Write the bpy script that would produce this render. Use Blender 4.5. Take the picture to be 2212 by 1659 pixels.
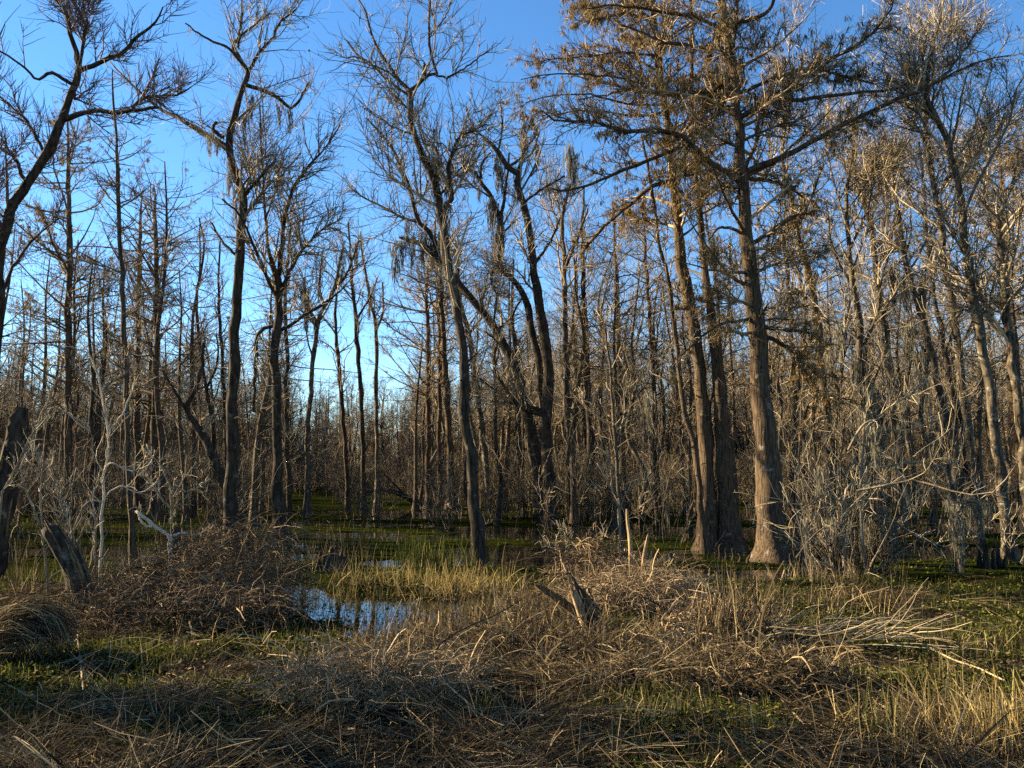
import bpy, math
import numpy as np
from mathutils import Vector

# ------------------------------------------------------------------ camera, sky, sun, exposure
scene = bpy.context.scene
for o in list(bpy.data.objects):
    bpy.data.objects.remove(o)

CAM_H = 3.2                      # eye height above the swamp water (raised road)
F = 1737.0                       # focal length in units of a 2212 x 1659 frame
CU, CV, HORIZON = 1106.0, 829.5, 1004.0
PITCH = math.atan((HORIZON - CV) / F)
SUN_AZ, SUN_EL = math.radians(-72), math.radians(21)   # azimuth from +Y, clockwise positive

cam_data = bpy.data.cameras.new("camera")
cam_data.sensor_width = 36.0
cam_data.lens = F / 2212.0 * 36.0
cam_data.clip_end = 3000.0
cam = bpy.data.objects.new("camera", cam_data)
scene.collection.objects.link(cam)
cam.location = (0, 0, CAM_H)
cam.rotation_euler = (math.radians(90) + PITCH, 0, 0)
scene.camera = cam

world = bpy.data.worlds.new("World")
scene.world = world
world.use_nodes = True
wn = world.node_tree
bg = wn.nodes["Background"]
sky = wn.nodes.new("ShaderNodeTexSky")
sky.sky_type = 'NISHITA'
sky.sun_disc = False
sky.sun_elevation = SUN_EL
sky.sun_rotation = SUN_AZ
sky.air_density = 1.0
sky.dust_density = 0.0
sky.ozone_density = 4.5
hs = wn.nodes.new("ShaderNodeHueSaturation")
hs.inputs["Saturation"].default_value = 1.12
wn.links.new(sky.outputs[0], hs.inputs["Color"])
wn.links.new(hs.outputs[0], bg.inputs[0])
bg.inputs[1].default_value = 0.05

sun_data = bpy.data.lights.new("sun", 'SUN')
sun_data.energy = 5.0
sun_data.angle = math.radians(0.53)
sun_data.color = (1.0, 0.81, 0.52)
sun = bpy.data.objects.new("sun", sun_data)
scene.collection.objects.link(sun)
SUN_DIR = Vector((math.sin(SUN_AZ) * math.cos(SUN_EL), math.cos(SUN_AZ) * math.cos(SUN_EL), math.sin(SUN_EL)))
sun.rotation_euler = SUN_DIR.to_track_quat('Z', 'Y').to_euler()
sun.location = (-30, 0, 40)

scene.view_settings.view_transform = 'Standard'
scene.view_settings.look = 'None'
scene.view_settings.exposure = 2.45
scene.view_settings.gamma = 1.0
scene.view_settings.use_curve_mapping = False
scene.render.engine = 'CYCLES'
scene.cycles.use_denoising = False
scene.cycles.max_bounces = 4
scene.cycles.diffuse_bounces = 2
scene.cycles.glossy_bounces = 2
scene.cycles.transmission_bounces = 1
scene.cycles.transparent_max_bounces = 4
scene.cycles.sample_clamp_indirect = 3.0

COL = scene.collection
CAMV = np.array([0.0, 0.0, CAM_H])

# ------------------------------------------------------------------ small maths
def ray(u, v):
    x, z = (u - CU) / F, -(v - CV) / F
    c, s = math.cos(PITCH), math.sin(PITCH)
    return np.array([x, c - z * s, s + z * c])

def at(u, v, Y):
    d = ray(u, v)
    return CAMV + d * (Y / d[1])

def ground_at(u, v, z=0.0):
    d = ray(u, v)
    return CAMV + d * ((z - CAM_H) / d[2])

def unit(a):
    n = np.linalg.norm(a, axis=-1, keepdims=True)
    return a / np.maximum(n, 1e-9)

_tab = np.random.default_rng(5).random((256, 256))
def vnoise(x, y):
    xi, yi = np.floor(x).astype(int), np.floor(y).astype(int)
    fx, fy = x - xi, y - yi
    fx, fy = fx * fx * (3 - 2 * fx), fy * fy * (3 - 2 * fy)
    a = _tab[xi & 255, yi & 255]; b = _tab[(xi + 1) & 255, yi & 255]
    c = _tab[xi & 255, (yi + 1) & 255]; d = _tab[(xi + 1) & 255, (yi + 1) & 255]
    return (a * (1 - fx) + b * fx) * (1 - fy) + (c * (1 - fx) + d * fx) * fy

def fbm(x, y, octaves=4):
    s, amp, tot = 0.0, 1.0, 0.0
    for k in range(octaves):
        s = s + amp * vnoise(x * 2 ** k + 17.3 * k, y * 2 ** k + 9.1 * k)
        tot += amp; amp *= 0.5
    return s / tot

def sstep(e0, e1, x):
    t = np.clip((x - e0) / (e1 - e0), 0, 1)
    return t * t * (3 - 2 * t)

# ------------------------------------------------------------------ mesh building
class Geo:
    """collects quads and triangles, builds ONE mesh"""
    def __init__(self):
        self.v, self.q, self.t, self.n = [], [], [], 0
    def add(self, v, q=None, t=None):
        v = np.asarray(v, dtype=np.float32).reshape(-1, 3)
        self.v.append(v)
        if q is not None and len(q): self.q.append(np.asarray(q, dtype=np.int32).reshape(-1, 4) + self.n)
        if t is not None and len(t): self.t.append(np.asarray(t, dtype=np.int32).reshape(-1, 3) + self.n)
        self.n += len(v)
        return self
    def mesh(self, name, mat, smooth=True):
        v = np.concatenate(self.v) if self.v else np.zeros((0, 3), np.float32)
        q = np.concatenate(self.q) if self.q else np.zeros((0, 4), np.int32)
        t = np.concatenate(self.t) if self.t else np.zeros((0, 3), np.int32)
        me = bpy.data.meshes.new(name)
        me.vertices.add(len(v)); me.vertices.foreach_set("co", v.ravel())
        me.loops.add(len(q) * 4 + len(t) * 3)
        me.loops.foreach_set("vertex_index", np.concatenate([q.ravel(), t.ravel()]).astype(np.int32))
        me.polygons.add(len(q) + len(t))
        st = np.concatenate([np.arange(len(q)) * 4, len(q) * 4 + np.arange(len(t)) * 3]).astype(np.int32)
        me.polygons.foreach_set("loop_start", st)
        me.polygons.foreach_set("use_smooth", np.full(len(q) + len(t), smooth))
        me.update(calc_edges=True)
        if mat: me.materials.append(mat)
        return me

def tubes(g, P, R, sides, phase=0.0, mod=None, cap=True):
    """P [N,K,3] centre lines, R [N,K] radii -> quads in g; mod(theta[sides], P) scales radii"""
    P = np.asarray(P, float); R = np.asarray(R, float)
    N, K, _ = P.shape
    if N == 0: return
    T = np.empty_like(P)
    T[:, 1:-1] = P[:, 2:] - P[:, :-2]; T[:, 0] = P[:, 1] - P[:, 0]; T[:, -1] = P[:, -1] - P[:, -2]
    T = unit(T)
    mt = np.abs(unit(P[:, -1] - P[:, 0]))
    ref = np.eye(3)[np.argmin(mt, axis=1)][:, None, :]
    U = unit(np.cross(T, np.broadcast_to(ref, T.shape)))
    W = np.cross(T, U)
    th = np.arange(sides) * 2 * np.pi / sides + phase
    rr = R[:, :, None] * np.ones(sides)
    if mod is not None: rr = rr * mod(th, P)
    V = P[:, :, None, :] + rr[..., None] * (np.cos(th)[:, None] * U[:, :, None, :] + np.sin(th)[:, None] * W[:, :, None, :])
    base = (np.arange(N) * K * sides)[:, None, None]
    k = (np.arange(K - 1) * sides)[None, :, None]
    s = np.arange(sides)[None, None, :]; s2 = (s + 1) % sides
    q = np.stack([base + k + s, base + k + s2, base + k + sides + s2, base + k + sides + s], -1).reshape(-1, 4)
    V = V.reshape(-1, 3); t = None
    if cap and sides >= 5:
        tips = P[:, -1] + T[:, -1] * R[:, -1:] * 0.3
        V = np.concatenate([V, tips])
        lastring = (np.arange(N) * K * sides + (K - 1) * sides)[:, None]
        s = np.arange(sides)[None, :]
        t = np.stack([lastring + s, lastring + (s + 1) % sides, np.broadcast_to((N * K * sides + np.arange(N))[:, None], (N, sides))], -1).reshape(-1, 3)
    g.add(V, q, t)

def ribbons(g, P, W, side=None, rng=None):
    """flat strips: P [N,K,3], W [N,K] half widths"""
    P = np.asarray(P, float)
    N, K, _ = P.shape
    if N == 0: return
    T = unit(P[:, -1] - P[:, 0])
    if side is None: side = rng.normal(size=(N, 3))
    S = unit(np.cross(T, side))[:, None, :]
    V = np.stack([P - S * W[..., None], P + S * W[..., None]], 2).reshape(-1, 3)
    b = (np.arange(N) * K * 2)[:, None] + (np.arange(K - 1) * 2)[None, :]
    q = np.stack([b, b + 1, b + 3, b + 2], -1).reshape(-1, 4)
    g.add(V, q)

def catmull(C, k):
    """resample control points [n,d] into k points of a smooth curve"""
    C = np.asarray(C, float)
    if len(C) == 2:
        t = np.linspace(0, 1, k)[:, None]
        return C[0] * (1 - t) + C[1] * t
    seg = np.linalg.norm(np.diff(C[:, :3], axis=0), axis=1)
    s = np.concatenate([[0], np.cumsum(seg)]); s /= s[-1]
    Cp = np.concatenate([[2 * C[0] - C[1]], C, [2 * C[-1] - C[-2]]])
    out = []
    for t in np.linspace(0, 1, k):
        i = min(np.searchsorted(s, t, side='right') - 1, len(C) - 2)
        x = (t - s[i]) / max(s[i + 1] - s[i], 1e-9)
        a, b, c, d = Cp[i], Cp[i + 1], Cp[i + 2], Cp[i + 3]
        out.append(0.5 * (2 * b + (c - a) * x + (2 * a - 5 * b + 4 * c - d) * x * x + (3 * b - a - 3 * c + d) * x ** 3))
    out = np.array(out)
    return out

def sprout(rng, P, R, n, t0, t1, length, ang, up, K, wig, curl, rr, rmax, rtip, flat=0.0, lw=True):
    """n new branches off the paths P [N,k,3]; length(t, rng) in metres"""
    N, k, _ = P.shape
    L = np.linalg.norm(np.diff(P, axis=1), axis=2).sum(1)
    w = L * (0.12 + rng.random(N) ** 1.6)
    idx = rng.choice(N, n, p=w / w.sum())
    t = t0 + (t1 - t0) * rng.random(n)
    f = np.clip(t * (k - 1), 0, k - 1.001); i = f.astype(int); f = (f - i)[:, None]
    pos = P[idx, i] * (1 - f) + P[idx, i + 1] * f
    tan = unit(P[idx, i + 1] - P[idx, i])
    r = R[idx, i] * (1 - f[:, 0]) + R[idx, i + 1] * f[:, 0]
    rv = rng.normal(size=(n, 3)); rv[:, 2] *= (1 - flat)
    perp = unit(rv - tan * (rv * tan).sum(1, keepdims=True))
    a = (ang * (0.65 + 0.7 * rng.random(n)))[:, None]
    d = tan * np.cos(a) + perp * np.sin(a)
    d[:, 2] += up; d = unit(d)
    Ln = length(t, rng) * (0.38 + 1.25 * rng.random(n) ** 1.7)
    r0 = np.minimum(np.minimum(r * rr, rmax), 0.5 * Ln)
    Q = np.empty((n, K, 3)); Q[:, 0] = pos
    for j in range(1, K):
        d = d + rng.normal(size=(n, 3)) * wig
        d[:, 2] += curl
        d = unit(d)
        Q[:, j] = Q[:, j - 1] + d * (Ln / (K - 1))[:, None]
    tt = np.linspace(0, 1, K)[None, :]
    rt = np.minimum(rtip, r0)
    RR = r0[:, None] * (1 - tt) + rt[:, None] * tt
    return Q, RR

def resample_set(paths, k):
    return np.array([catmull(p, k) for p in paths])

# ------------------------------------------------------------------ materials (procedural)
def nd(nt, typ, **kw):
    n = nt.nodes.new(typ)
    for a, b in kw.items(): setattr(n, a, b)
    return n

def new_mat(name, rough=0.9, spec=0.2):
    m = bpy.data.materials.new(name); m.use_nodes = True
    nt = m.node_tree; b = nt.nodes["Principled BSDF"]
    b.inputs["Roughness"].default_value = rough
    b.inputs["Specular IOR Level"].default_value = spec
    return m, nt, b

def ramp(nt, stops):
    r = nd(nt, "ShaderNodeValToRGB"); e = r.color_ramp.elements
    while len(e) > 1: e.remove(e[-1])
    e[0].position, e[0].color = stops[0][0], (*stops[0][1], 1)
    for p, c in stops[1:]:
        x = e.new(p); x.color = (*c, 1)
    return r

def bark_mat(name, dark, light, lichen=None, amount=0.5, zs=0.22, scale=9.0, bump=0.6):
    m, nt, b = new_mat(name, 0.95, 0.1)
    tc = nd(nt, "ShaderNodeTexCoord"); mp = nd(nt, "ShaderNodeMapping")
    mp.inputs["Scale"].default_value = (1, 1, zs)
    nt.links.new(tc.outputs["Object"], mp.inputs[0])
    n1 = nd(nt, "ShaderNodeTexNoise"); n1.inputs["Scale"].default_value = scale; n1.inputs["Detail"].default_value = 5
    n1.inputs["Roughness"].default_value = 0.65
    nt.links.new(mp.outputs[0], n1.inputs[0])
    r1 = ramp(nt, [(0.36, dark), (0.64, light)])
    nt.links.new(n1.outputs[0], r1.inputs[0])
    col = r1.outputs[0]
    if lichen:
        n2 = nd(nt, "ShaderNodeTexNoise"); n2.inputs["Scale"].default_value = 3.1; n2.inputs["Detail"].default_value = 6
        n2.inputs["Roughness"].default_value = 0.7
        nt.links.new(tc.outputs["Object"], n2.inputs[0])
        r2 = ramp(nt, [(0.62 - 0.16 * amount, (0, 0, 0)), (0.70 - 0.1 * amount, (1, 1, 1))])
        nt.links.new(n2.outputs[0], r2.inputs[0])
        mx = nd(nt, "ShaderNodeMixRGB"); mx.inputs[2].default_value = (*lichen, 1)
        nt.links.new(r2.outputs[0], mx.inputs[0]); nt.links.new(col, mx.inputs[1])
        col = mx.outputs[0]
    nt.links.new(col, b.inputs["Base Color"])
    bp = nd(nt, "ShaderNodeBump"); bp.inputs["Strength"].default_value = bump; bp.inputs["Distance"].default_value = 0.04
    nt.links.new(n1.outputs[0], bp.inputs["Height"]); nt.links.new(bp.outputs[0], b.inputs["Normal"])
    return m

def island_mat(name, stops, rough=0.9, spec=0.1, trans=None):
    """colour differs from strand to strand"""
    m, nt, b = new_mat(name, rough, spec)
    ge = nd(nt, "ShaderNodeNewGeometry")
    r = ramp(nt, stops); nt.links.new(ge.outputs["Random Per Island"], r.inputs[0])
    nt.links.new(r.outputs[0], b.inputs["Base Color"])
    if trans:
        out = nt.nodes["Material Output"]
        tl = nd(nt, "ShaderNodeBsdfTranslucent"); nt.links.new(r.outputs[0], tl.inputs[0])
        mx = nd(nt, "ShaderNodeMixShader"); mx.inputs[0].default_value = trans
        nt.links.new(b.outputs[0], mx.inputs[1]); nt.links.new(tl.outputs[0], mx.inputs[2])
        nt.links.new(mx.outputs[0], out.inputs[0])
    return m

M = {}
M['gum'] = bark_mat("gum_bark", (0.018, 0.014, 0.010), (0.105, 0.084, 0.058), (0.21, 0.185, 0.135), 0.45)
M['dark'] = bark_mat("dark_bark", (0.012, 0.009, 0.006), (0.061, 0.045, 0.032), (0.144, 0.122, 0.086), 0.2)
M['cypress'] = bark_mat("cypress_bark", (0.014, 0.010, 0.007), (0.115, 0.080, 0.050), (0.20, 0.175, 0.135), 0.15, zs=0.06, scale=24, bump=1.0)
M['pale'] = bark_mat("pale_bark", (0.10, 0.08, 0.052), (0.25, 0.20, 0.13), None)
M['rot'] = bark_mat("rotting_wood", (0.035, 0.021, 0.011), (0.24, 0.155, 0.082), None, zs=0.07, scale=26, bump=1.0)
M['twig_gum'] = island_mat("gum_twig_bark", [(0, (0.05, 0.039, 0.026)), (0.45, (0.16, 0.127, 0.085)), (1, (0.38, 0.31, 0.21))])
M['twig_cyp'] = island_mat("cypress_twig_bark", [(0, (0.055, 0.039, 0.023)), (0.5, (0.17, 0.125, 0.075)), (1, (0.36, 0.275, 0.17))])
M['twig_willow'] = island_mat("willow_twig_bark", [(0, (0.072, 0.050, 0.040)), (1, (0.158, 0.108, 0.086))])
M['twig_pale'] = island_mat("pale_twig_bark", [(0, (0.14, 0.11, 0.07)), (0.5, (0.28, 0.225, 0.14)), (1, (0.46, 0.38, 0.25))])
M['needles'] = island_mat("dead_cypress_foliage", [(0, (0.05, 0.032, 0.012)), (0.5, (0.135, 0.090, 0.033)), (1, (0.28, 0.20, 0.085))], trans=0.35)
M['moss'] = island_mat("spanish_moss_fibre", [(0, (0.07, 0.062, 0.045)), (0.6, (0.15, 0.134, 0.096)), (1, (0.27, 0.245, 0.18))], trans=0.35)
M['stake'] = bark_mat("torn_stake_wood", (0.08, 0.05, 0.027), (0.36, 0.245, 0.135), None, zs=0.1, scale=20, bump=0.8)
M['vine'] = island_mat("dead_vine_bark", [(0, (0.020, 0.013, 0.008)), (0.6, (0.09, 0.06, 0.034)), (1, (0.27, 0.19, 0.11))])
M['vine_lit'] = island_mat("sunlit_briar_bark", [(0, (0.05, 0.033, 0.018)), (0.6, (0.19, 0.135, 0.074)), (1, (0.40, 0.30, 0.18))])  # vine colours lightened, sunlight painted into the briar mounds
M['straw'] = island_mat("dead_reed_straw", [(0, (0.014, 0.010, 0.006)), (0.5, (0.055, 0.039, 0.021)), (0.83, (0.165, 0.122, 0.064)), (1, (0.42, 0.325, 0.19))], trans=0.15)
M['straw_gold'] = island_mat("golden_dry_grass", [(0, (0.101, 0.072, 0.022)), (0.6, (0.245, 0.180, 0.065)), (1, (0.374, 0.302, 0.137))], trans=0.25)
M['cane'] = island_mat("bleached_cane", [(0, (0.12, 0.09, 0.05)), (0.6, (0.25, 0.195, 0.115)), (1, (0.40, 0.32, 0.2))])
M['grass'] = island_mat("marsh_grass_blade", [(0, (0.018, 0.024, 0.005)), (0.6, (0.055, 0.068, 0.013)), (0.9, (0.125, 0.125, 0.028)), (1, (0.24, 0.2, 0.07))], trans=0.35)
M['float'] = island_mat("floating_leaf", [(0, (0.010, 0.013, 0.003)), (0.5, (0.030, 0.039, 0.007)), (0.85, (0.085, 0.095, 0.016)), (1, (0.19, 0.17, 0.045))], rough=1.0, spec=0.0, trans=0.2)
M['white'] = bark_mat("bleached_bark", (0.26, 0.215, 0.155), (0.50, 0.43, 0.33), None)
M['debris'] = island_mat("rotting_leaf", [(0, (0.010, 0.008, 0.005)), (0.5, (0.04, 0.029, 0.016)), (0.85, (0.11, 0.08, 0.04)), (1, (0.26, 0.2, 0.11))])
M['leaf'] = island_mat("last_leaf", [(0, (0.144, 0.137, 0.022)), (0.5, (0.252, 0.216, 0.043)), (1, (0.324, 0.288, 0.180))], trans=0.4)

# ------------------------------------------------------------------ objects
def tag(o, label=None, cat=None, group=None, kind=None):
    if label: o["label"] = label
    if cat: o["category"] = cat
    if group: o["group"] = group
    if kind: o["kind"] = kind
    return o

def empty(name, loc):
    o = bpy.data.objects.new(name, None); COL.objects.link(o)
    o.location = loc; o.empty_display_size = 0.3
    return o

def part(name, me, parent=None, kind=None):
    o = bpy.data.objects.new(name, me); COL.objects.link(o)
    if parent is not None: o.parent = parent
    if kind: o["kind"] = kind
    return o

# ------------------------------------------------------------------ ground, water
def bank_mask(x, y):
    """1 on the near bank of dead reeds, 0 in the swamp"""
    n = fbm(x * 0.35 + 40, y * 0.35 + 11, 4)
    edge = 21.3 + (n - 0.5) * 5.0 + 0.10 * np.clip(x, 0, 12)
    edge = np.where(x < 0.5, 14.6 + (n - 0.5) * 2.2, edge)
    b = sstep(0.35, -0.35, y - edge)
    # the thicket's hummock on the left and the far side of the pool
    hum = 1 - ((x + 7.4) / 3.4) ** 2 - ((y - 16.8) / 3.2) ** 2 + (n - 0.5) * 1.2
    bar = 1 - ((x + 2.2) / 4.6) ** 2 - ((y - 21.6) / 1.5) ** 2 + (n - 0.5) * 2.2
    left = sstep(-8.5, -10.5, x) * sstep(22, 19, y)
    mid = 1 - ((x - 0.6) / 1.7) ** 2 - ((y - 18.0) / 3.6) ** 2 + (n - 0.5) * 1.0
    return np.clip(np.maximum.reduce([b, sstep(-0.1, 0.3, hum), sstep(-0.1, 0.3, bar), left, sstep(-0.1, 0.3, mid)]), 0, 1)

def mat_mask(x, y):
    """floating mats of water plants out in the swamp"""
    n = fbm(x * 0.16 + 3, y * 0.30 + 70, 5) + 0.10 * (fbm(x * 1.3, y * 1.9 + 5, 3) - 0.5)
    thr = 0.475 - 0.03 * sstep(25, 60, y) - 0.05 * sstep(-4, -12, x) * sstep(60, 30, y)
    thr = thr + 0.13 * sstep(0, 4, x) * sstep(33, 28, y) * (1 - 0.8 * sstep(0.5, 0.6, fbm(x * 0.3 + 7, y * 0.5, 3)))
    return sstep(thr - 0.012, thr + 0.012, n)

def height(x, y):
    b, m = bank_mask(x, y), mat_mask(x, y)
    hum = 0.05 + 0.30 * fbm(x * 0.55, y * 0.55, 4) ** 1.4 + 0.10 * fbm(x * 2.1, y * 2.1 + 9, 3)
    hum = hum + 0.20 * np.exp(-((x - 0.6) / 2.4) ** 2 - ((y - 11.6) / 1.1) ** 2) + 0.25 * np.exp(-((x + 1.2) / 1.2) ** 2 - ((y - 10.4) / 0.9) ** 2)
    hum = hum + 0.35 * sstep(13, 7, y) * fbm(x * 0.3 + 8, y * 0.3, 3)
    z = -0.22 + m * (0.235 + 0.03 * fbm(x * 3, y * 3, 2))
    z = z * (1 - b) + b * hum
    far = sstep(62, 95, y + 6 * (fbm(x * 0.12, y * 0.2 + 7, 3) - 0.5) * 4)
    return z * (1 - far) + far * (0.04 + 0.25 * fbm(x * 0.08, y * 0.08, 3))

def hz(p):
    return height(np.atleast_1d(p[0]).astype(float), np.atleast_1d(p[1]).astype(float))[0]

def build_ground():
    d = np.concatenate([np.array([-60, -20, 0.5, 4]), np.exp(np.linspace(math.log(6), math.log(60), 240)), np.exp(np.linspace(math.log(61.5), math.log(190), 30)), np.array([260, 420, 900, 2200])])
    s = np.concatenate([np.array([-9, -4, -2.2, -1.5]), np.linspace(-1.0, 0.8, 300), np.array([1.2, 2.2, 4, 9])])
    Y, S = np.meshgrid(d, s, indexing='ij')
    X = S * np.maximum(Y, 8)
    Z = np.where(Y < 5.5, 0.6, height(X, Y))
    g = Geo(); nr, nc = X.shape
    i = np.arange(nr - 1)[:, None] * nc + np.arange(nc - 1)[None, :]
    q = np.stack([i, i + 1, i + nc + 1, i + nc], -1).reshape(-1, 4)
    g.add(np.stack([X, Y, Z], -1), q)
    m, nt, b = new_mat("swamp_floor", 1.0, 0.0)
    at_ = nd(nt, "ShaderNodeAttribute", attribute_name="plants")
    tc = nd(nt, "ShaderNodeTexCoord")
    n1 = nd(nt, "ShaderNodeTexNoise"); n1.inputs["Scale"].default_value = 6; n1.inputs["Detail"].default_value = 7; n1.inputs["Roughness"].default_value = 0.75
    n2 = nd(nt, "ShaderNodeTexNoise"); n2.inputs["Scale"].default_value = 1.1; n2.inputs["Detail"].default_value = 5
    nt.links.new(tc.outputs["Object"], n1.inputs[0]); nt.links.new(tc.outputs["Object"], n2.inputs[0])
    mud = ramp(nt, [(0.3, (0.005, 0.004, 0.003)), (0.5, (0.014, 0.010, 0.006)), (0.72, (0.045, 0.031, 0.018))])
    grn = ramp(nt, [(0.3, (0.006, 0.008, 0.002)), (0.55, (0.014, 0.018, 0.003)), (0.75, (0.042, 0.044, 0.009))])
    nt.links.new(n1.outputs[0], mud.inputs[0]); nt.links.new(n1.outputs[0], grn.inputs[0])
    pr = nd(nt, "ShaderNodeMath", operation='MULTIPLY_ADD'); pr.inputs[1].default_value = 0.9; pr.inputs[2].default_value = -0.45
    nt.links.new(n2.outputs[0], pr.inputs[0])
    ad = nd(nt, "ShaderNodeMath", operation='ADD', use_clamp=True)
    nt.links.new(pr.outputs[0], ad.inputs[0]); nt.links.new(at_.outputs["Fac"], ad.inputs[1])
    mx = nd(nt, "ShaderNodeMixRGB"); nt.links.new(ad.outputs[0], mx.inputs[0])
    nt.links.new(mud.outputs[0], mx.inputs[1]); nt.links.new(grn.outputs[0], mx.inputs[2])
    nt.links.new(mx.outputs[0], b.inputs["Base Color"])
    bp = nd(nt, "ShaderNodeBump"); bp.inputs["Strength"].default_value = 0.8; bp.inputs["Distance"].default_value = 0.05
    nt.links.new(n1.outputs[0], bp.inputs["Height"]); nt.links.new(bp.outputs[0], b.inputs["Normal"])
    me = g.mesh("ground", m)
    pl = np.clip((1 - bank_mask(X, Y)) * 0.85 + green_on_bank(X, Y) * 0.8, 0, 1).astype(np.float32)
    a = me.attributes.new("plants", 'FLOAT', 'POINT'); a.data.foreach_set("value", pl.ravel())
    tag(part("ground", me), kind="structure")

def green_on_bank(x, y):
    """live green plants among the dead reeds: right-hand strip by the water, left foreground swale, noise patches"""
    n = fbm(x * 0.5 + 21, y * 0.8 + 33, 4)
    strip = sstep(18.4, 19.8, y + 2.5 * (n - 0.5)) * sstep(1.0, 3.2, x)
    rightside = sstep(3.5, 7.5, x + 4 * (n - 0.5)) * sstep(11.5, 14, y) * 0.9
    swale = sstep(12.0, 12.8, y + 3 * (n - 0.5)) * sstep(14.6, 13.8, y) * sstep(0.2, -1.4, x)
    bar = sstep(19.5, 20.2, y) * sstep(1.5, 0, x) * 0.8
    patch = sstep(0.50, 0.57, n) * 0.9
    return np.clip(np.maximum.reduce([strip, rightside, swale, bar, patch]), 0, 1) * sstep(0.34, 0.42, n)

def build_water():
    g = Geo()
    g.add([(-900, 5, 0), (900, 5, 0), (900, 900, 0), (-900, 900, 0)], [(0, 1, 2, 3)])
    m, nt, b = new_mat("still_swamp_water", 0.02, 0.5)
    b.inputs["Base Color"].default_value = (0.010, 0.010, 0.006, 1)
    b.inputs["IOR"].default_value = 1.33
    tc = nd(nt, "ShaderNodeTexCoord"); n = nd(nt, "ShaderNodeTexNoise"); n.inputs["Scale"].default_value = 2.5; n.inputs["Detail"].default_value = 2
    nt.links.new(tc.outputs["Object"], n.inputs[0])
    bp = nd(nt, "ShaderNodeBump"); bp.inputs["Strength"].default_value = 0.06; bp.inputs["Distance"].default_value = 0.03
    nt.links.new(n.outputs[0], bp.inputs["Height"]); nt.links.new(bp.outputs[0], b.inputs["Normal"])
    tag(part("water", g.mesh("water", m, False)), kind="structure")

build_ground()
build_water()

# ------------------------------------------------------------------ hanging moss prototypes (origin at the top, one metre long)
def moss_mesh(seed, n=110, spread=0.3):
    """ragged beard: short curly strands leaving a drooping core"""
    rng = np.random.default_rng(seed); g = Geo()
    zc = -rng.random(n) ** 1.4 * 0.72; core = 0.08 * np.sin(zc * 5 + seed)
    sp = spread * (1.0 + zc * 0.9)
    b = np.stack([rng.normal(size=n) * sp + core, rng.normal(size=n) * sp, zc + rng.normal(size=n) * 0.04], 1)
    L = 0.12 + 0.32 * rng.random(n) ** 1.5
    K = 5; P = np.empty((n, K, 3)); P[:, 0] = b
    d = np.stack([rng.normal(size=n) * 0.7, rng.normal(size=n) * 0.7, -np.ones(n) * 0.6], 1)
    for j in range(1, K):
        d = d + rng.normal(size=(n, 3)) * 0.45; d[:, 2] -= 0.45
        d = unit(d); P[:, j] = P[:, j - 1] + d * (L / (K - 1))[:, None]
    W = np.linspace(0.036, 0.014, K)[None, :] * (0.6 + 0.8 * rng.random(n))[:, None]
    ribbons(g, P, W, rng=rng)
    return g.mesh("spanish_moss", M['moss'], False)
MOSS = [moss_mesh(100 + k, 130 + 15 * k, 0.26 + 0.03 * k) for k in range(5)]

def hang_moss(rng, parent, pos_local, length, width=None):
    o = part("spanish_moss", MOSS[rng.integers(len(MOSS))], parent)
    w = width if width else 0.06 + length * (0.10 + 0.14 * rng.random())
    o.location = pos_local; o.scale = (w, w, length); o.rotation_euler = (0, 0, rng.random() * 6.28)
    return o

def moss_fringe(g, rng, P, n, L, t0=0.1, t1=1.0):
    """short strands trailing from limbs P [N,k,3]"""
    if n <= 0: return
    N, k, _ = P.shape
    idx = rng.integers(0, N, n)
    cl = rng.random(n); t = t0 + (t1 - t0) * (np.floor(cl * 9) / 9 + rng.normal(size=n) * 0.02)
    f = np.clip(t * (k - 1), 0, k - 1.001); i = f.astype(int); f = (f - i)[:, None]
    p = P[idx, i] * (1 - f) + P[idx, i + 1] * f
    K = 4; Q = np.empty((n, K, 3)); Q[:, 0] = p + rng.normal(size=(n, 3)) * 0.03
    d = rng.normal(size=(n, 3)) * 0.3; d[:, 2] = -1
    ln = L * (0.2 + 1.1 * rng.random(n) ** 2)
    for j in range(1, K):
        d = unit(d + rng.normal(size=(n, 3)) * 0.35 + np.array([0, 0, -0.35])); Q[:, j] = Q[:, j - 1] + d * (ln / (K - 1))[:, None]
    W = np.linspace(0.011, 0.006, K)[None, :] * np.ones((n, 1))
    ribbons(g, Q, W, rng=rng)

def foliage_tufts(g, rng, P, n, size=0.16, per=4):
    """dead cypress sprays hanging from twigs P [N,k,3]"""
    N, k, _ = P.shape
    wgt = rng.random(N) ** 5 * (0.15 + (vnoise(P[:, 0, 0] * 0.9 + 50, P[:, 0, 2] * 0.9 + 50) > 0.5)); idx = rng.choice(N, n, p=wgt / wgt.sum()); i = rng.integers(max(1, k // 2), k, n)
    p = np.repeat(P[idx, i], per, 0) + rng.normal(size=(n * per, 3)) * np.array([0.05, 0.05, 0.03])
    m = n * per
    L = size * (0.4 + 1.0 * rng.random(m))
    d = rng.normal(size=(m, 3)) * 0.35; d[:, 2] = -1; d = unit(d)
    Q = np.stack([p, p + d * L[:, None] * 0.5, p + d * L[:, None]], 1)
    W = np.stack([np.full(m, 0.008), 0.010 + 0.006 * rng.random(m), np.full(m, 0.003)], 1)
    ribbons(g, Q, W, rng=rng)

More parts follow.
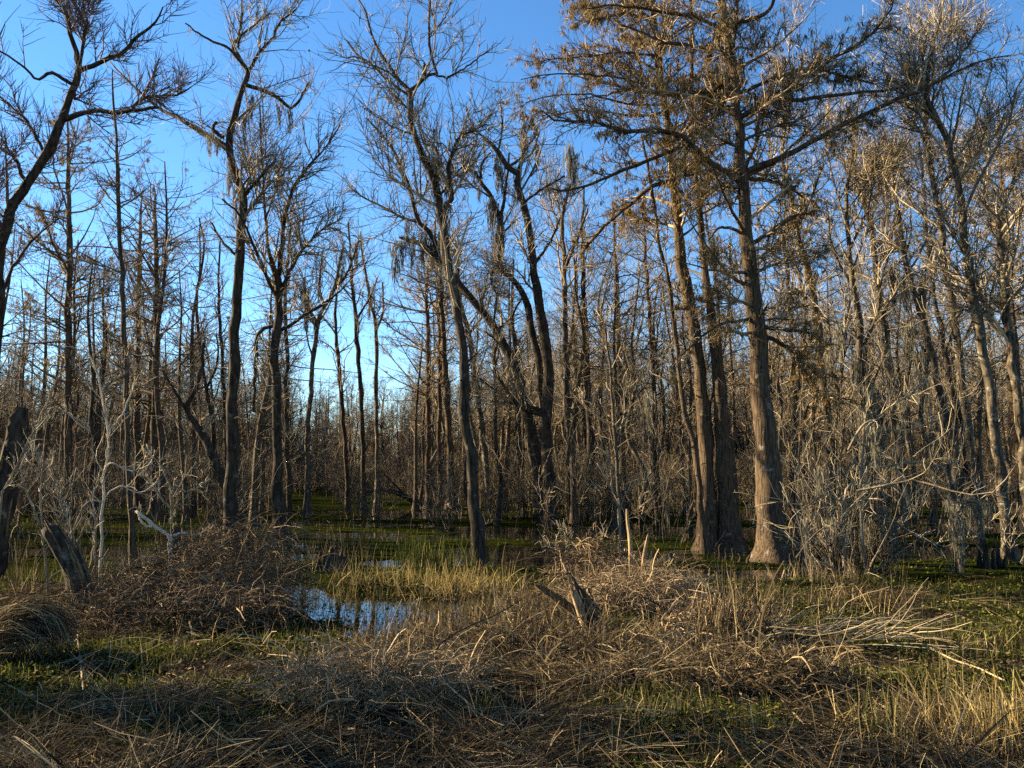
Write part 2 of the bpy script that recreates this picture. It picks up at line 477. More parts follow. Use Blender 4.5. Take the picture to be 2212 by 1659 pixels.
# ------------------------------------------------------------------ trees
def flute(amp, n, zfall, seed):
    ph = np.random.default_rng(seed).random(3) * 6.28
    def mod(th, P):
        z = P[..., 2:3]
        a = amp * np.exp(-np.maximum(z, 0) / zfall)
        low = a * (np.cos(n * th + ph[0]) + 0.5 * np.cos((n + 2) * th + ph[1]))
        lump = 0.05 * np.sin(3 * th + z * 2.1 + ph[2]) + 0.035 * np.sin(5 * th - z * 5.3 + ph[1])
        return 1 + low + lump
    return mod

STYLE = {
    # bark, twig material, n1 (limbs off trunk), t-range, limb length, angle, up, n2 per metre of limb, n3 per branch
    'gum':     dict(bark='gum', twig='twig_gum', t0=0.45, l1=4.0, a1=0.95, up1=0.3, n2=14, l2=1.9, n3=8, l3=0.85, wig=0.2, curl=0.06, flare=0.5, fl=0.05, moss=0.5),
    'willow':  dict(bark='dark', twig='twig_willow', t0=0.4, l1=2.6, a1=0.8, up1=0.5, n2=15, l2=1.5, n3=16, l3=0.8, wig=0.14, curl=0.10, flare=0.4, fl=0.04, moss=0.0),
    'cypress': dict(bark='cypress', twig='twig_cyp', t0=0.3, l1=3.0, a1=1.35, up1=0.15, n2=15, l2=1.15, n3=7, l3=0.5, wig=0.17, curl=0.03, flare=1.3, fl=0.17, moss=0.5),
    'slim':    dict(bark='dark', twig='twig_gum', t0=0.4, l1=2.0, a1=0.9, up1=0.3, n2=12, l2=1.2, n3=7, l3=0.65, wig=0.22, curl=0.05, flare=0.6, fl=0.08, moss=0.35),
}

def crown_geo(rng, st, trunkP, trunkR, limbs, n1, hscale=1.0, detail=1.0, thick=1.0, tmax=1.0, foliage=0.0, l1=None, t0=None):
    """branches grown on trunk and limbs -> (Geo twigs, Geo foliage, all branch paths)"""
    s = STYLE[st]; g, gf = Geo(), Geo()
    t0 = s['t0'] if t0 is None else t0
    L1 = (l1 if l1 else s['l1']) * hscale
    K1 = 8
    if st == 'cypress':
        prof = lambda t, r: L1 * (0.35 + 0.9 * np.sin(np.clip((t - t0) / (1.02 - t0), 0, 1) * 2.2 + 0.6))
    else:
        prof = lambda t, r: L1 * (1.15 - 0.55 * (t - t0) / (1 - t0))
    groups = []
    if n1 > 0:
        A, RA = sprout(rng, trunkP[None], trunkR[None], n1, t0, tmax, prof, s['a1'], s['up1'], K1, s['wig'] * 0.7, s['curl'], 0.45, 0.07, 0.012 * thick, flat=0.5 if st == 'cypress' else 0)
        tubes(g, A, RA, 5); groups.append((A, RA))
    if limbs:
        LP = resample_set([l[0] for l in limbs], K1); LR = np.array([np.interp(np.linspace(0, 1, K1), np.linspace(0, 1, len(l[1])), l[1]) for l in limbs])
        groups.append((LP, LR))
    P1 = np.concatenate([a for a, _ in groups]); R1 = np.concatenate([b for _, b in groups])
    tot = np.linalg.norm(np.diff(P1, axis=1), axis=2).sum()
    n2 = max(4, int(tot * s['n2'] * 0.22 * detail / max(hscale, 0.5)))
    B, RB = sprout(rng, P1, R1, n2, 0.15, 1.0, lambda t, r: s['l2'] * hscale * (1.25 - 0.6 * t), 0.85, 0.15, 5, s['wig'], s['curl'], 0.6, 0.03, 0.006 * thick, flat=0.3 if st == 'cypress' else 0)
    tubes(g, B, RB, 4)
    n3 = int(n2 * s['n3'] * 0.75 * detail)
    C, RC = sprout(rng, np.concatenate([B, B]), np.concatenate([RB, RB]), n3, 0.1, 1.0, lambda t, r: s['l3'] * hscale * (1.2 - 0.5 * t), 0.8, 0.12, 4, s['wig'] * 1.1, s['curl'], 0.8, 0.0105 * thick, 0.0045 * thick)
    ribbons(g, C, RC * 1.35, rng=rng)
    if foliage > 0:
        foliage_tufts(gf, rng, C, int(n3 * foliage), 0.16 * hscale, 3)
    return g, gf, np.concatenate([P1]), B

def to_px_tree(px, D, lean=0.0, rng=None, z_extra=0.4, wob=0.15):
    pts = []
    for (u, v, w) in px:
        p = at(u, v, D)
        pts.append([*p, 0.5 * w * D / F])
    C = np.array(pts)
    if rng is not None and wob:
        h = C[:, 2]
        C[:, 1] += wob * np.sin(h * 0.35 + rng.random() * 6) * np.clip(h / 4, 0, 1)
        # keep the outline where it was drawn
        C[:, 0] *= C[:, 1] / D
        C[:, 2] = CAM_H + (C[:, 2] - CAM_H) * C[:, 1] / D
    return C

def parse(s):
    return [tuple(float(x) for x in p.split(",")) for p in s.split()]

def traced_tree(name, label, cat, style, trunk, limbs=(), D=None, seed=1, n1=10, t0=None, l1=None, hscale=1.0, detail=1.0,
                moss=(), fringe=0, foliage=0.0, flare=None, bark=None, twig=None, group=None, leaves=0, tmax=1.0, fixed=True):
    rng = np.random.default_rng(seed)
    px = parse(trunk)
    u0, v0, w0 = px[0]
    if D is None: D = ground_at(u0, v0)[1]
    st = STYLE[style]; bark = M[bark or st['bark']]; tw = M[twig or st['twig']]
    C = to_px_tree(px, D, rng=rng)
    C[0, 2] = 0.0
    base = C[0, :3].copy(); base[2] = 0.0
    C[:, :3] -= base
    C = np.concatenate([[C[0] + np.array([0, 0, -0.45, C[0, 3] * 0.1])], C])
    K = 70
    T = catmull(C, K)
    T[:, 3] = np.maximum(T[:, 3], 0.012)
    z = T[:, 2]
    fl = st['flare'] if flare is None else flare
    T[:, 3] *= 1 + fl * np.exp(-np.maximum(z, -0.2) / 0.55) * 0.6
    T[:, 3] *= 0.88 * (1 + 0.07 * np.interp(np.linspace(0, 1, K), np.linspace(0, 1, 25), rng.normal(size=25)) + 0.03 * rng.normal(size=K))
    j = np.stack([np.interp(np.linspace(0, 1, K), np.linspace(0, 1, 30), rng.normal(size=30)) for _ in range(2)], 1) * 0.035 * np.clip(z[:, None], 0, 1) * np.clip(T[:, 3:4] / 0.12, 0.3, 1); T[1:-1, :2] += j[1:-1]
    root = empty(name, base)
    tag(root, label, cat, group)
    g = Geo(); tubes(g, T[None, :, :3], T[None, :, 3], 16, mod=flute(st['fl'], 6, 0.9, seed))
    ns = int(rng.integers(8, 15)); SB, SR = sprout(rng, T[None, 6:, :3], T[None, 6:, 3], ns, 0.08, 0.8, lambda t, r: 0.22 + 0.35 * r.random(t.shape), 1.2, 0.1, 4, 0.2, 0.0, 0.35, 0.05, 0.02); tubes(g, SB, SR, 5)   # broken-off stubs
    part("trunk", g.mesh("trunk", bark), root)
    LP = []
    for lp in limbs:
        px = parse(lp)
        c = np.array([[*at(u, v, D), 0.5 * w * D / F] for u, v, w in px])
        dist = np.concatenate([[0], np.cumsum(np.linalg.norm(np.diff(c[:, :3], axis=0), axis=1))])
        off = dist * rng.choice([-1, 1]) * (0.15 + 0.5 * rng.random())
        k = (D + off) / D
        c[:, 0] *= k; c[:, 1] = D + off; c[:, 2] = CAM_H + (c[:, 2] - CAM_H) * k; c[:, 3] *= k
        c[:, :3] -= base
        # start inside the trunk
        d2 = np.linalg.norm(T[:, :3] - c[0, :3], axis=1)
        if d2.min() < 0.8: c[0, :3] = T[d2.argmin(), :3] * 0.6 + c[0, :3] * 0.4
        R = catmull(c, 16); R[:, 3] = np.maximum(R[:, 3], 0.008)
        R[1:-1, :3] += rng.normal(size=(14, 3)) * 0.018
        g = Geo(); tubes(g, R[None, :, :3], R[None, :, 3], 8)
        part("limb", g.mesh("limb", bark), root)
        LP.append((R[:, :3], R[:, 3]))
    gt, gf, P1, B = crown_geo(rng, style, T[4::2, :3], T[4::2, 3], LP, n1, hscale, detail, foliage=foliage, l1=l1, t0=t0, tmax=tmax)
    part("crown", gt.mesh("crown", tw), root)
    if gf.n: part("foliage", gf.mesh("foliage", M['needles'], False), root)
    if fringe:
        gm = Geo(); moss_fringe(gm, rng, P1, int(fringe), 0.5)
        moss_fringe(gm, rng, T[None, 20:, :3], int(fringe * 0.3), 0.4)
        tag(part("spanish_moss", gm.mesh("moss_fringe", M['moss'], False), root), kind="stuff")
    for (u, v, l) in parse(moss) if moss else ():
        p = at(u, v, D); hang_moss(rng, root, tuple(p - base), l * D / F * 1.0)
    if leaves:
        gl = Geo(); idx = rng.integers(0, len(B), leaves); p = B[idx, -1]; 
        d = rng.normal(size=(leaves, 3)); d[:, 2] -= 0.5; d = unit(d) * 0.13
        ribbons(gl, np.stack([p, p + d * 0.5, p + d], 1), np.tile([[0.012, 0.045, 0.005]], (leaves, 1)), rng=rng)
        part("leaves", gl.mesh("leaves", M['leaf'], False), root)
    return root, T, base, D

# ------------------------------------------------------------------ the trees one can tell apart, nearest first
TT = traced_tree
TT("willow_tree", "dark bare willow leaning right at the left edge with fine upswept twigs", "tree", "willow",
   "-42,1200,34 -30,1000,30 -14,760,27 -4,640,26 0,546,25 20,478,24 51,403,22 106,328,21 137,249,19 160,181,17 171,143,15",
   ["171,143,13 160,95,11 148,60,10 140,20,8 118,-6,7 100,-60,5", "175,135,8 183,75,7 187,50,6 178,0,5 185,-40,3",
    "176,150,11 225,130,10 270,108,9 300,75,7 335,50,5 352,15,3", "142,258,13 200,240,11 245,243,10 300,238,9 340,232,7",
    "286,233,7 315,210,7 380,205,5 412,188,3", "157,182,9 110,157,8 80,170,6 40,135,5 -5,108,4", "88,333,8 60,265,7 30,235,5 -5,205,4",
    "48,388,9 30,340,8 -5,318,6", "165,165,6 160,215,5 175,205,4 200,190,3", "0,640,8 40,560,6 90,500,4 130,470,3"],
   seed=3, n1=6, t0=0.55, detail=1.5, hscale=1.05)

TT("swamp_gum", "tall crooked moss-hung tree with forked upper trunk and broken left stub", "tree", "gum",
   "497,1189,34 498,1095,31 502,993,29 502,890,27 505,788,25 509,685,24 512,600,23 519,563,22 522,495,21 521,427,20 512,376,19 495,328,20 497,290,17 509,246,16 522,198,15 536,154,13",
   ["495,325,15 470,305,14 445,293,12 410,270,10 385,255,9 340,232,7 310,205,5 270,170,4 238,133,3", "464,296,9 460,280,8 468,263,6",
    "541,188,10 580,200,9 612,220,8 630,233,7 648,215,6 667,178,4", "536,154,10 512,118,8 502,100,7 520,78,6 545,58,5 582,28,4",
    "530,142,8 508,120,7 490,100,6 450,85,5 400,50,3", "540,150,8 560,110,7 590,80,6 605,50,5 642,18,3", "514,104,6 520,50,5 525,-10,4",
    "522,430,8 560,385,6 590,350,4", "515,560,7 480,520,5 455,480,4"],
   seed=11, bark='dark', n1=5, detail=1.25, t0=0.6, moss="470,298,45 455,290,60 500,340,80 512,400,90 605,220,70 625,232,60 545,205,70 530,240,90 495,375,60", fringe=700, leaves=14)

TT("swamp_tupelo", "pale grey tree right of the crooked mossy trunk, forking above a swollen base", "tree", "gum",
   "611,1182,46 606,1120,34 602,1050,28 600,993,24 598,856,21 591,771,20 598,703,20 601,617,18 590,570,12 580,545,9 575,500,7 566,340,6 561,225,4",
   ["601,610,12 615,478,9 632,410,8 666,359,6 702,322,4 735,270,3", "598,650,9 560,560,7 520,470,5 480,430,4", "603,640,9 640,560,7 690,500,5 740,470,3",
    "595,700,8 557,727,9 548,890,6", "574,470,5 610,380,4 650,330,3", "572,420,5 530,340,4 500,300,3", "602,720,8 660,680,7 720,640,5 760,600,3"],
   seed=12, bark='dark', n1=12, detail=1.5, t0=0.55, moss="600,350,70 640,480,60 610,385,45", fringe=250, flare=0.35)

TT("leaning_tree", "dark trunk slanting up left from the crooked mossy tree's foot", "tree", "slim",
   "520,1150,30 505,1095,26 488,1050,24 462,990,21 440,945,19 420,915,17 405,880,13 430,820,9 440,740,7",
   ["412,900,8 380,850,6 350,800,4"], D=36, seed=13, n1=6, t0=0.5, l1=1.4, detail=0.7)

TT("swamp_gum", "slim dark moss-streaked tree with upper fork alone against the blue sky", "tree", "gum",
   "1036,1215,34 1027,1095,29 1017,993,26 1007,890,25 1000,788,23 990,686,22 966,566,21 955,478,20 949,427,18 935,386,17 914,335,16 897,290,15 884,253,14 887,205,13 884,195,12",
   ["884,197,10 868,180,9 850,155,8 820,110,6 800,70,5 790,30,4 768,-8,3", "889,195,9 905,180,9 920,165,8 944,160,7 935,130,6 927,100,6 927,40,5 930,-8,4",
    "918,163,5 916,135,4", "942,163,5 965,168,5 1000,150,4 1052,112,3", "930,75,4 960,40,3 976,-5,3", "884,207,6 855,187,6 830,165,5 790,130,4 738,123,3",
    "868,180,5 830,150,4 790,135,4 745,85,3", "961,455,11 975,430,10 968,370,9 975,340,7 990,300,6 1012,285,4 1052,268,3", "968,372,5 945,330,5 935,310,4",
    "886,240,5 860,215,4 842,200,3", "897,290,5 840,270,4 790,235,3"],
   seed=21, bark='dark', n1=9, detail=1.3, t0=0.5, moss="965,400,130 938,345,110 945,330,90 972,350,80 960,440,90", fringe=420, leaves=40, flare=0.35)

TT("swamp_gum", "tree leaning far left behind the slim sky-forked trunk, mossy low limbs", "tree", "gum",
   "1172,1118,30 1160,1000,26 1140,900,24 1112,798,22 1092,754,21 1071,713,20 1027,655,19 983,600,18 948,560,16 915,530,14 880,518,10 862,512,7",
   ["948,560,12 935,512,11 904,478,10 894,444,9 884,403,8 867,362,7 850,324,6 815,280,4 790,255,3", "904,480,7 870,470,6 835,450,5 790,430,4 750,400,3", "894,444,6 915,420,5 925,390,3",
    "1071,713,7 1100,690,5 1130,640,4"], D=44,
   seed=22, bark='dark', n1=10, detail=1.5, t0=0.5, moss="880,470,90 868,520,70 890,515,80 915,500,90 935,520,80 855,520,110", fringe=450)

TT("swamp_gum", "hooked-top mossy tree with low curling left limb in the centre", "tree", "gum",
   "1190,1138,34 1191,1112,30 1188,1027,27 1177,930,29 1184,856,27 1184,788,25 1177,720,24 1164,651,23 1150,576,21 1147,529,19 1140,478,18 1130,440,17 1116,403,16 1118,376,15 1099,362,14 1075,328,13 1041,294,9",
   ["1178,900,11 1130,882,10 1102,855,9 1085,830,8 1070,800,7 1068,760,6 1073,738,5 1050,718,3", "1180,890,8 1110,872,6 1060,868,5", "1041,294,5 1020,270,4 1008,235,3",
    "1099,362,7 1125,340,6 1135,300,5 1130,250,3", "1118,378,8 1125,350,6 1150,330,5 1165,285,4", "1130,440,6 1170,410,5 1220,380,4", "1075,328,5 1085,270,4 1080,220,3", "1150,576,6 1190,520,5 1210,470,4"],
   seed=23, bark='dark', n1=8, detail=1.25, t0=0.55, moss="1132,290,70 1160,305,80 1075,325,110 1085,345,90 1048,300,50 1118,380,70", fringe=420, flare=0.5)

TT("swamp_gum", "thin crooked mossy trunk bending into the hooked-top tree's side", "tree", "gum",
   "1184,1128,20 1180,1000,17 1172,880,17 1164,788,16 1153,737,16 1140,669,16 1123,624,15 1092,587,15 1078,573,16 1082,529,15 1082,495,14 1075,454,13 1058,420,12 1037,393,10 1020,369,8 990,380,5 970,375,4",
   ["1078,480,8 1090,420,7 1097,370,5 1100,330,4", "1037,393,7 1040,355,6 1060,330,4", "1020,369,4 1000,350,3 985,320,3", "1080,560,6 1060,600,5 1075,640,4"],
   D=43, seed=24, bark='dark', n1=9, detail=1.5, t0=0.6, moss="1035,395,50 1060,425,90 1075,440,110 1082,500,100 1070,500,80", fringe=450, flare=0.5)

# ---- the big cypress and its neighbours
TT("bald_cypress", "biggest bald cypress, flared pale base and long spreading limbs over the right side", "tree", "cypress",
   "1678,1212,88 1668,1130,66 1661,1044,60 1655,959,54 1648,873,48 1641,788,45 1631,703,41 1627,651,38 1620,583,36 1617,546,34 1610,478,32 1607,410,30 1600,359,28 1597,307,26 1593,239,25 1586,171,24 1576,102,22 1566,44,20 1556,-30,17 1552,-110,12",
   ["1622,374,14 1699,335,13 1784,290,12 1853,253,11 1921,222,9 1989,195,8 2040,167,6 2092,143,5 2143,126,4 2196,118,3",
    "1605,255,13 1665,215,12 1733,167,11 1801,126,9 1870,85,7 1914,34,5 1932,-6,4",
    "1663,217,9 1750,213,9 1853,201,7 1938,191,5 1990,173,4", "1606,203,9 1672,171,8 1733,150,7 1784,154,6 1887,181,4",
    "2036,170,6 2092,96,5 2127,42,3", "1612,372,9 1634,307,8 1641,246,6 1650,200,4", "1616,380,9 1665,392,8 1715,410,6 1750,440,4",
    "1618,528,11 1665,502,9 1709,471,8 1760,455,5", "1592,58,10 1651,31,9 1674,-4,7 1700,-60,5", "1586,130,8 1590,60,7 1592,-20,6",
    "1556,66,9 1494,34,8 1440,28,7 1396,20,6 1328,12,5 1270,18,3", "1568,104,10 1501,102,9 1460,92,8 1427,89,7 1379,68,6 1330,48,4",
    "1580,205,10 1511,205,10 1460,205,9 1396,201,8 1345,188,7 1293,174,5 1222,158,3",
    "1598,398,13 1545,357,13 1501,321,12 1478,297,11 1413,280,11 1362,283,9 1311,273,8 1276,260,6 1208,263,5 1170,238,3",
    "1500,322,9 1481,317,9 1413,341,9 1345,369,8 1276,396,6 1225,413,5 1188,405,3",
    "1600,378,11 1540,368,11 1478,379,11 1413,403,10 1362,440,9 1328,468,8 1293,502,7 1257,548,5",
    "1604,506,8 1576,492,7 1550,496,5 1530,520,3", "1640,705,9 1700,712,7 1760,720,5", "1640,715,10 1690,745,9 1735,790,7 1770,850,5 1790,900,3", "1628,690,8 1560,700,7 1520,725,5 1470,770,3"],
   seed=31, n1=44, t0=0.32, l1=3.2, detail=1.85, foliage=0.75, moss="1540,505,90 1545,530,70 1625,560,80 1615,570,60 1620,640,70 1700,380,60 1610,400,90 1575,390,80 1590,330,90 1570,140,70 1600,120,80 1480,330,80 1465,345,70", fringe=900, flare=0.75)

TT("bald_cypress", "straight tall cypress left of the biggest cypress, reddish lower trunk", "tree", "cypress",
   "1530,1190,52 1528,1112,41 1528,993,36 1521,890,34 1511,788,32 1494,686,30 1474,583,27 1471,546,26 1457,427,23 1444,307,20 1433,205,18 1420,102,16 1410,10,14 1402,-70,10",
   ["1413,5,8 1362,22,7 1311,38,6 1270,44,4", "1430,200,7 1380,160,6 1330,135,5 1280,118,4 1225,120,3", "1420,110,7 1460,70,6 1500,45,4", "1440,300,6 1490,270,5 1530,250,3", "1425,180,6 1370,190,5 1310,205,4 1250,215,3", "1425,150,6 1360,120,5 1300,100,4 1250,105,3", "1428,190,6 1350,172,5 1260,160,4 1180,162,3 1125,172,2", "1432,225,6 1360,226,5 1270,205,4 1190,208,3 1135,222,2", "1424,120,6 1350,112,5 1270,122,4 1190,128,3 1150,140,2", "1436,240,6 1370,250,5 1290,240,4 1210,245,3 1160,262,2"],
   seed=32, n1=34, t0=0.5, l1=3.0, foliage=1.15, detail=1.55, moss="1420,300,70 1230,310,110 1240,330,90", fringe=350, flare=0.6)

TT("bald_cypress", "darker cypress trunk standing between the straight one and the biggest cypress", "tree", "cypress",
   "1574,1172,56 1570,1090,42 1566,993,36 1559,890,31 1549,788,27 1535,686,23 1521,549,18 1508,420,14 1500,350,12 1494,200,10 1496,100,9 1494,-20,7",
   [], D=30.5, seed=33, n1=22, t0=0.4, l1=1.9, foliage=0.5, detail=0.8, fringe=160, flare=0.6)

TT("swamp_gum", "thin sunlit trunk leaning left out of the straight cypress's foot", "tree", "slim",
   "1524,1185,19 1511,1061,15 1498,959,14 1480,890,13 1467,788,12 1450,660,11 1440,580,9 1427,540,9 1413,444,8 1399,359,7 1386,290,5", [], seed=34, D=29.2, n1=10, t0=0.4, bark="cypress", l1=1.5)

# ---- right-hand stand
TT("swamp_gum", "dark upright trunk just right of the biggest cypress's flared base", "tree", "gum",
   "1795,1150,28 1788,925,24 1778,822,23 1767,720,22 1754,634,20 1733,549,17 1720,495,15 1708,430,12 1690,340,9 1700,240,7 1712,150,5", ["1720,495,8 1755,420,6 1780,350,4", "1708,430,7 1670,370,5 1660,300,4"], D=34, seed=41, n1=18, l1=4.4, detail=1.45, t0=0.5, fringe=300, moss="1760,585,60 1752,600,45")
TT("swamp_gum", "vine-wrapped grey trunk with a moss beard at mid-height, right of centre", "tree", "gum",
   "1870,1140,24 1866,1000,21 1862,880,19 1860,775,16 1860,720,15 1846,634,13 1835,540,11 1828,440,9 1840,330,7 1835,220,5", ["1860,760,8 1895,680,7 1905,600,5 1930,520,4", "1845,620,7 1800,540,5 1785,440,4", "1835,540,6 1875,450,5 1890,360,4"], D=33, seed=42, n1=18, l1=4.4, detail=1.45, t0=0.4, moss="1865,790,130 1880,830,140 1895,870,140 1850,770,80 1905,850,120 1875,900,120 1860,840,150", fringe=700)
TT("swamp_gum", "grey trunk rising behind the moss-bearded one, leaning slightly left", "tree", "gum",
   "1950,1125,24 1945,960,20 1938,856,18 1914,754,17 1894,583,15 1880,480,13 1850,390,10 1846,300,8 1858,180,5", ["1894,583,8 1930,500,6 1960,430,4", "1880,480,7 1900,400,6 1935,330,4"], D=38, seed=43, n1=18, l1=4.4, detail=1.45, t0=0.45, fringe=350, moss="1930,590,90 1950,600,80 1990,600,90 1925,575,110")
TT("swamp_gum", "slanting slim trunk left of the paired sunlit trunks at right", "tree", "slim",
   "2066,1105,19 2061,976,17 2040,873,17 2019,788,16 1993,686,15 1962,583,13 1945,500,11 1930,400,9 1925,300,6", [], D=36, seed=44, n1=18, l1=4.4, detail=1.45, t0=0.45, fringe=250, bark="gum", moss="1990,620,70 1955,610,80")
TT("swamp_gum", "narrow dark trunk behind the slanting slim one at right", "tree", "slim",
   "2070,1090,14 2061,890,12 2047,788,12 2027,686,11 2006,549,10 1996,420,8 1985,300,5", [], D=42, seed=45, n1=18, l1=4.4, detail=1.45, t0=0.4, fringe=100)
TT("swamp_tupelo", "sunlit pale-sided trunk near the right edge with crooked upper stem", "tree", "gum",
   "2112,1120,25 2105,1061,22 2095,959,20 2081,856,19 2071,754,18 2058,651,18 2040,549,17 2037,512,16 2020,427,14 2006,324,12 2000,239,10 1990,150,6 2005,60,4", ["2006,324,7 1985,280,6 1950,240,4", "2020,427,6 2060,380,5 2100,350,3", "2000,239,6 2030,190,5 2040,110,3"], D=33, seed=46, n1=18, l1=4.4, detail=1.45, t0=0.55, fringe=250, bark="gum")
TT("swamp_tupelo", "stout dark lichen-flecked trunk second in from the right edge", "tree", "gum",
   "2180,1160,34 2163,1044,26 2146,925,23 2136,822,22 2119,737,21 2102,634,20 2088,549,19 2081,512,18 2068,393,16 2047,324,15 2034,273,13 2006,222,12 2004,205,10 2010,120,6 2030,40,4", ["2034,273,8 1995,240,7 1960,232,4", "2068,393,7 2110,330,5 2140,250,4", "2006,215,8 1975,170,6 1960,110,4"], D=28, seed=47, n1=18, l1=4.4, detail=1.45, t0=0.6, fringe=250, flare=0.7)
TT("swamp_tupelo", "outermost lichen-flecked dark trunk on the right edge", "tree", "gum",
   "2232,1150,30 2212,1000,23 2201,890,21 2187,788,20 2174,669,19 2163,549,17 2153,478,15 2126,444,10 2105,420,6", ["2153,478,9 2185,400,7 2200,320,5", "2126,444,6 2120,390,5 2090,350,4"], D=29, seed=48, n1=18, l1=4.4, detail=1.45, t0=0.55, fringe=120, flare=0.6)
TT("bald_cypress", "rust-brown domed cypress crown at the right edge against the sky", "tree", "cypress",
   "2200,1105,26 2190,900,22 2180,700,19 2172,560,16 2166,430,12 2160,330,8 2156,225,4", [], D=50, seed=49, n1=60, t0=0.45, l1=4.4, foliage=1.5, detail=1.2, hscale=1.15)
TT("bald_cypress", "rust-brown cypress half out of frame beyond the domed one", "tree", "cypress",
   "2290,1110,30 2285,800,22 2275,560,16 2265,350,10 2260,240,4", [], D=52, seed=50, n1=44, t0=0.4, l1=4.2, foliage=1.3, detail=0.9, hscale=1.15)

# ---- left-hand stand
TT("bald_cypress", "left cypress with a dark dome of withered leaves behind the willow", "tree", "cypress",
   "146,1112,24 147,900,17 147,790,16 147,683,15 150,563,14 149,460,12 148,358,9 146,260,4", [], D=48, seed=51, n1=64, t0=0.3, l1=4.0, foliage=1.1, detail=0.9, hscale=1.1)
TT("bald_cypress", "young cypress with pale sunlit left side above the brown thicket", "tree", "cypress",
   "287,1221,17 286,1154,13 281,1080,12 278,993,12 273,890,12 273,788,12 266,686,12 261,563,11 256,478,10 253,342,8 244,212,5 243,150,3", [], D=26.5, seed=52, n1=46, t0=0.25, l1=1.7, foliage=0.04, detail=0.7, hscale=0.8, flare=0.2)
TT("bald_cypress", "dense brushy young cypress right of the pale-sided cypress", "tree", "cypress",
   "336,1105,22 335,873,16 338,700,14 338,566,12 335,470,8 332,400,4", [], D=52, seed=53, n1=60, t0=0.25, l1=3.4, foliage=0.35, detail=0.75, hscale=1.1)
TT("bald_cypress", "slim dark cypress directly behind the pale-sided young cypress", "tree", "cypress",
   "300,1105,20 297,873,14 300,617,11 303,500,8 306,420,3", [], D=55, seed=54, n1=46, t0=0.25, l1=2.8, foliage=0.2, detail=0.7, hscale=1.1)
TT("swamp_gum", "dark thin trunk between the domed cypress and the white sapling", "tree", "slim",
   "206,1120,13 208,1042,11 208,975,10 197,896,9 200,800,8 190,680,6 200,560,4", [], D=38, seed=55, n1=12, t0=0.35, detail=0.8)
TT("swamp_gum", "slender wavy trunk left of the crooked mossy tree", "tree", "slim",
   "470,1095,15 462,1000,11 458,907,10 444,840,9 430,737,9 425,640,7 440,540,5 430,470,3", ["444,840,6 470,780,5 468,720,3"], D=56, seed=56, n1=14, t0=0.4, hscale=1.2)
TT("swamp_gum", "dark post-like trunk close beside the crooked mossy tree's left side", "tree", "slim",
   "492,1098,13 485,890,9 476,720,8 472,620,6 476,520,4", [], D=54, seed=57, n1=14, t0=0.5, hscale=1.2)
TT("swamp_gum", "upright trunk touching the grey forked tree's right side", "tree", "slim",
   "625,1100,14 618,856,10 621,754,10 615,669,9 622,560,6 630,470,4", [], D=50, seed=58, n1=12, t0=0.45, hscale=1.1, fringe=120)
TT("swamp_gum", "candelabra-forked mossy tree midway between the two tall crooked trees", "tree", "gum",
   "664,1095,18 666,925,12 673,822,11 686,703,11 700,665,9 722,625,8 735,560,6 745,520,4", ["686,703,8 662,650,7 655,600,5", "700,665,6 690,620,5 695,560,4", "722,625,6 750,590,5 775,520,4"], D=50, seed=59, n1=10, t0=0.5, hscale=1.1, fringe=450, moss="660,620,110 740,540,90 770,520,70 690,600,60")
TT("swamp_gum", "first of three thin trunks left of the sky gap, lightly curved", "tree", "slim",
   "752,1092,14 747,993,10 740,890,10 730,771,9 724,680,7 732,590,4", [], D=58, seed=60, n1=14, t0=0.45, hscale=1.2, fringe=80)
TT("swamp_gum", "middle and darkest of three thin trunks left of the sky gap", "tree", "slim",
   "786,1090,17 785,1027,12 781,890,11 771,720,10 760,600,8 757,549,6 752,480,4", ["768,690,6 800,640,4 815,600,3"], D=57, seed=61, n1=12, t0=0.5, hscale=1.2, fringe=150)
TT("swamp_gum", "third thin trunk at the sky gap, pale flared foot and leaning mossy top", "tree", "slim",
   "815,1088,20 815,993,10 812,856,10 812,713,9 798,638,7 785,560,5 778,500,3", ["812,713,6 828,670,5 826,610,3"], D=58, seed=62, n1=10, t0=0.55, hscale=1.1, fringe=200, bark="gum", moss="800,640,60")
TT("bald_cypress", "leftmost of the close-set trunks behind the sky-forked tree", "tree", "cypress",
   "925,1085,17 925,993,12 925,754,11 922,640,8 925,560,4", [], D=60, seed=63, n1=44, t0=0.4, l1=3.6, foliage=0.6, hscale=1.3, detail=0.7)
TT("bald_cypress", "middle of the close-set trunks behind the sky-forked tree", "tree", "cypress",
   "951,1085,16 949,959,11 949,754,10 942,566,8 940,470,4", [], D=62, seed=64, n1=40, t0=0.4, l1=3.0, foliage=0.5, hscale=1.3, detail=0.7)
TT("bald_cypress", "thickest of the close-set trunks behind the sky-forked tree", "tree", "cypress",
   "976,1090,24 973,993,17 966,856,15 955,686,12 950,560,8 948,500,4", [], D=58, seed=65, n1=34, t0=0.4, l1=2.8, foliage=0.4, hscale=1.25, detail=0.7)
TT("swamp_gum", "dark trunk just right of the sky-forked tree with matching lean", "tree", "gum",
   "1058,1092,21 1054,1044,16 1041,925,15 1027,822,15 1013,720,13 996,669,12 990,600,9 985,520,6", ["1013,720,7 1045,680,5 1060,640,4"], D=56, seed=66, n1=10, t0=0.5, hscale=1.2, fringe=120)
TT("swamp_gum", "straight dark trunk left of the hooked-top tree, foot in open water", "tree", "slim",
   "1128,1090,24 1126,1061,17 1123,993,15 1116,856,14 1112,760,11 1105,650,8 1110,560,4", [], D=54, seed=67, n1=12, t0=0.5, hscale=1.2)
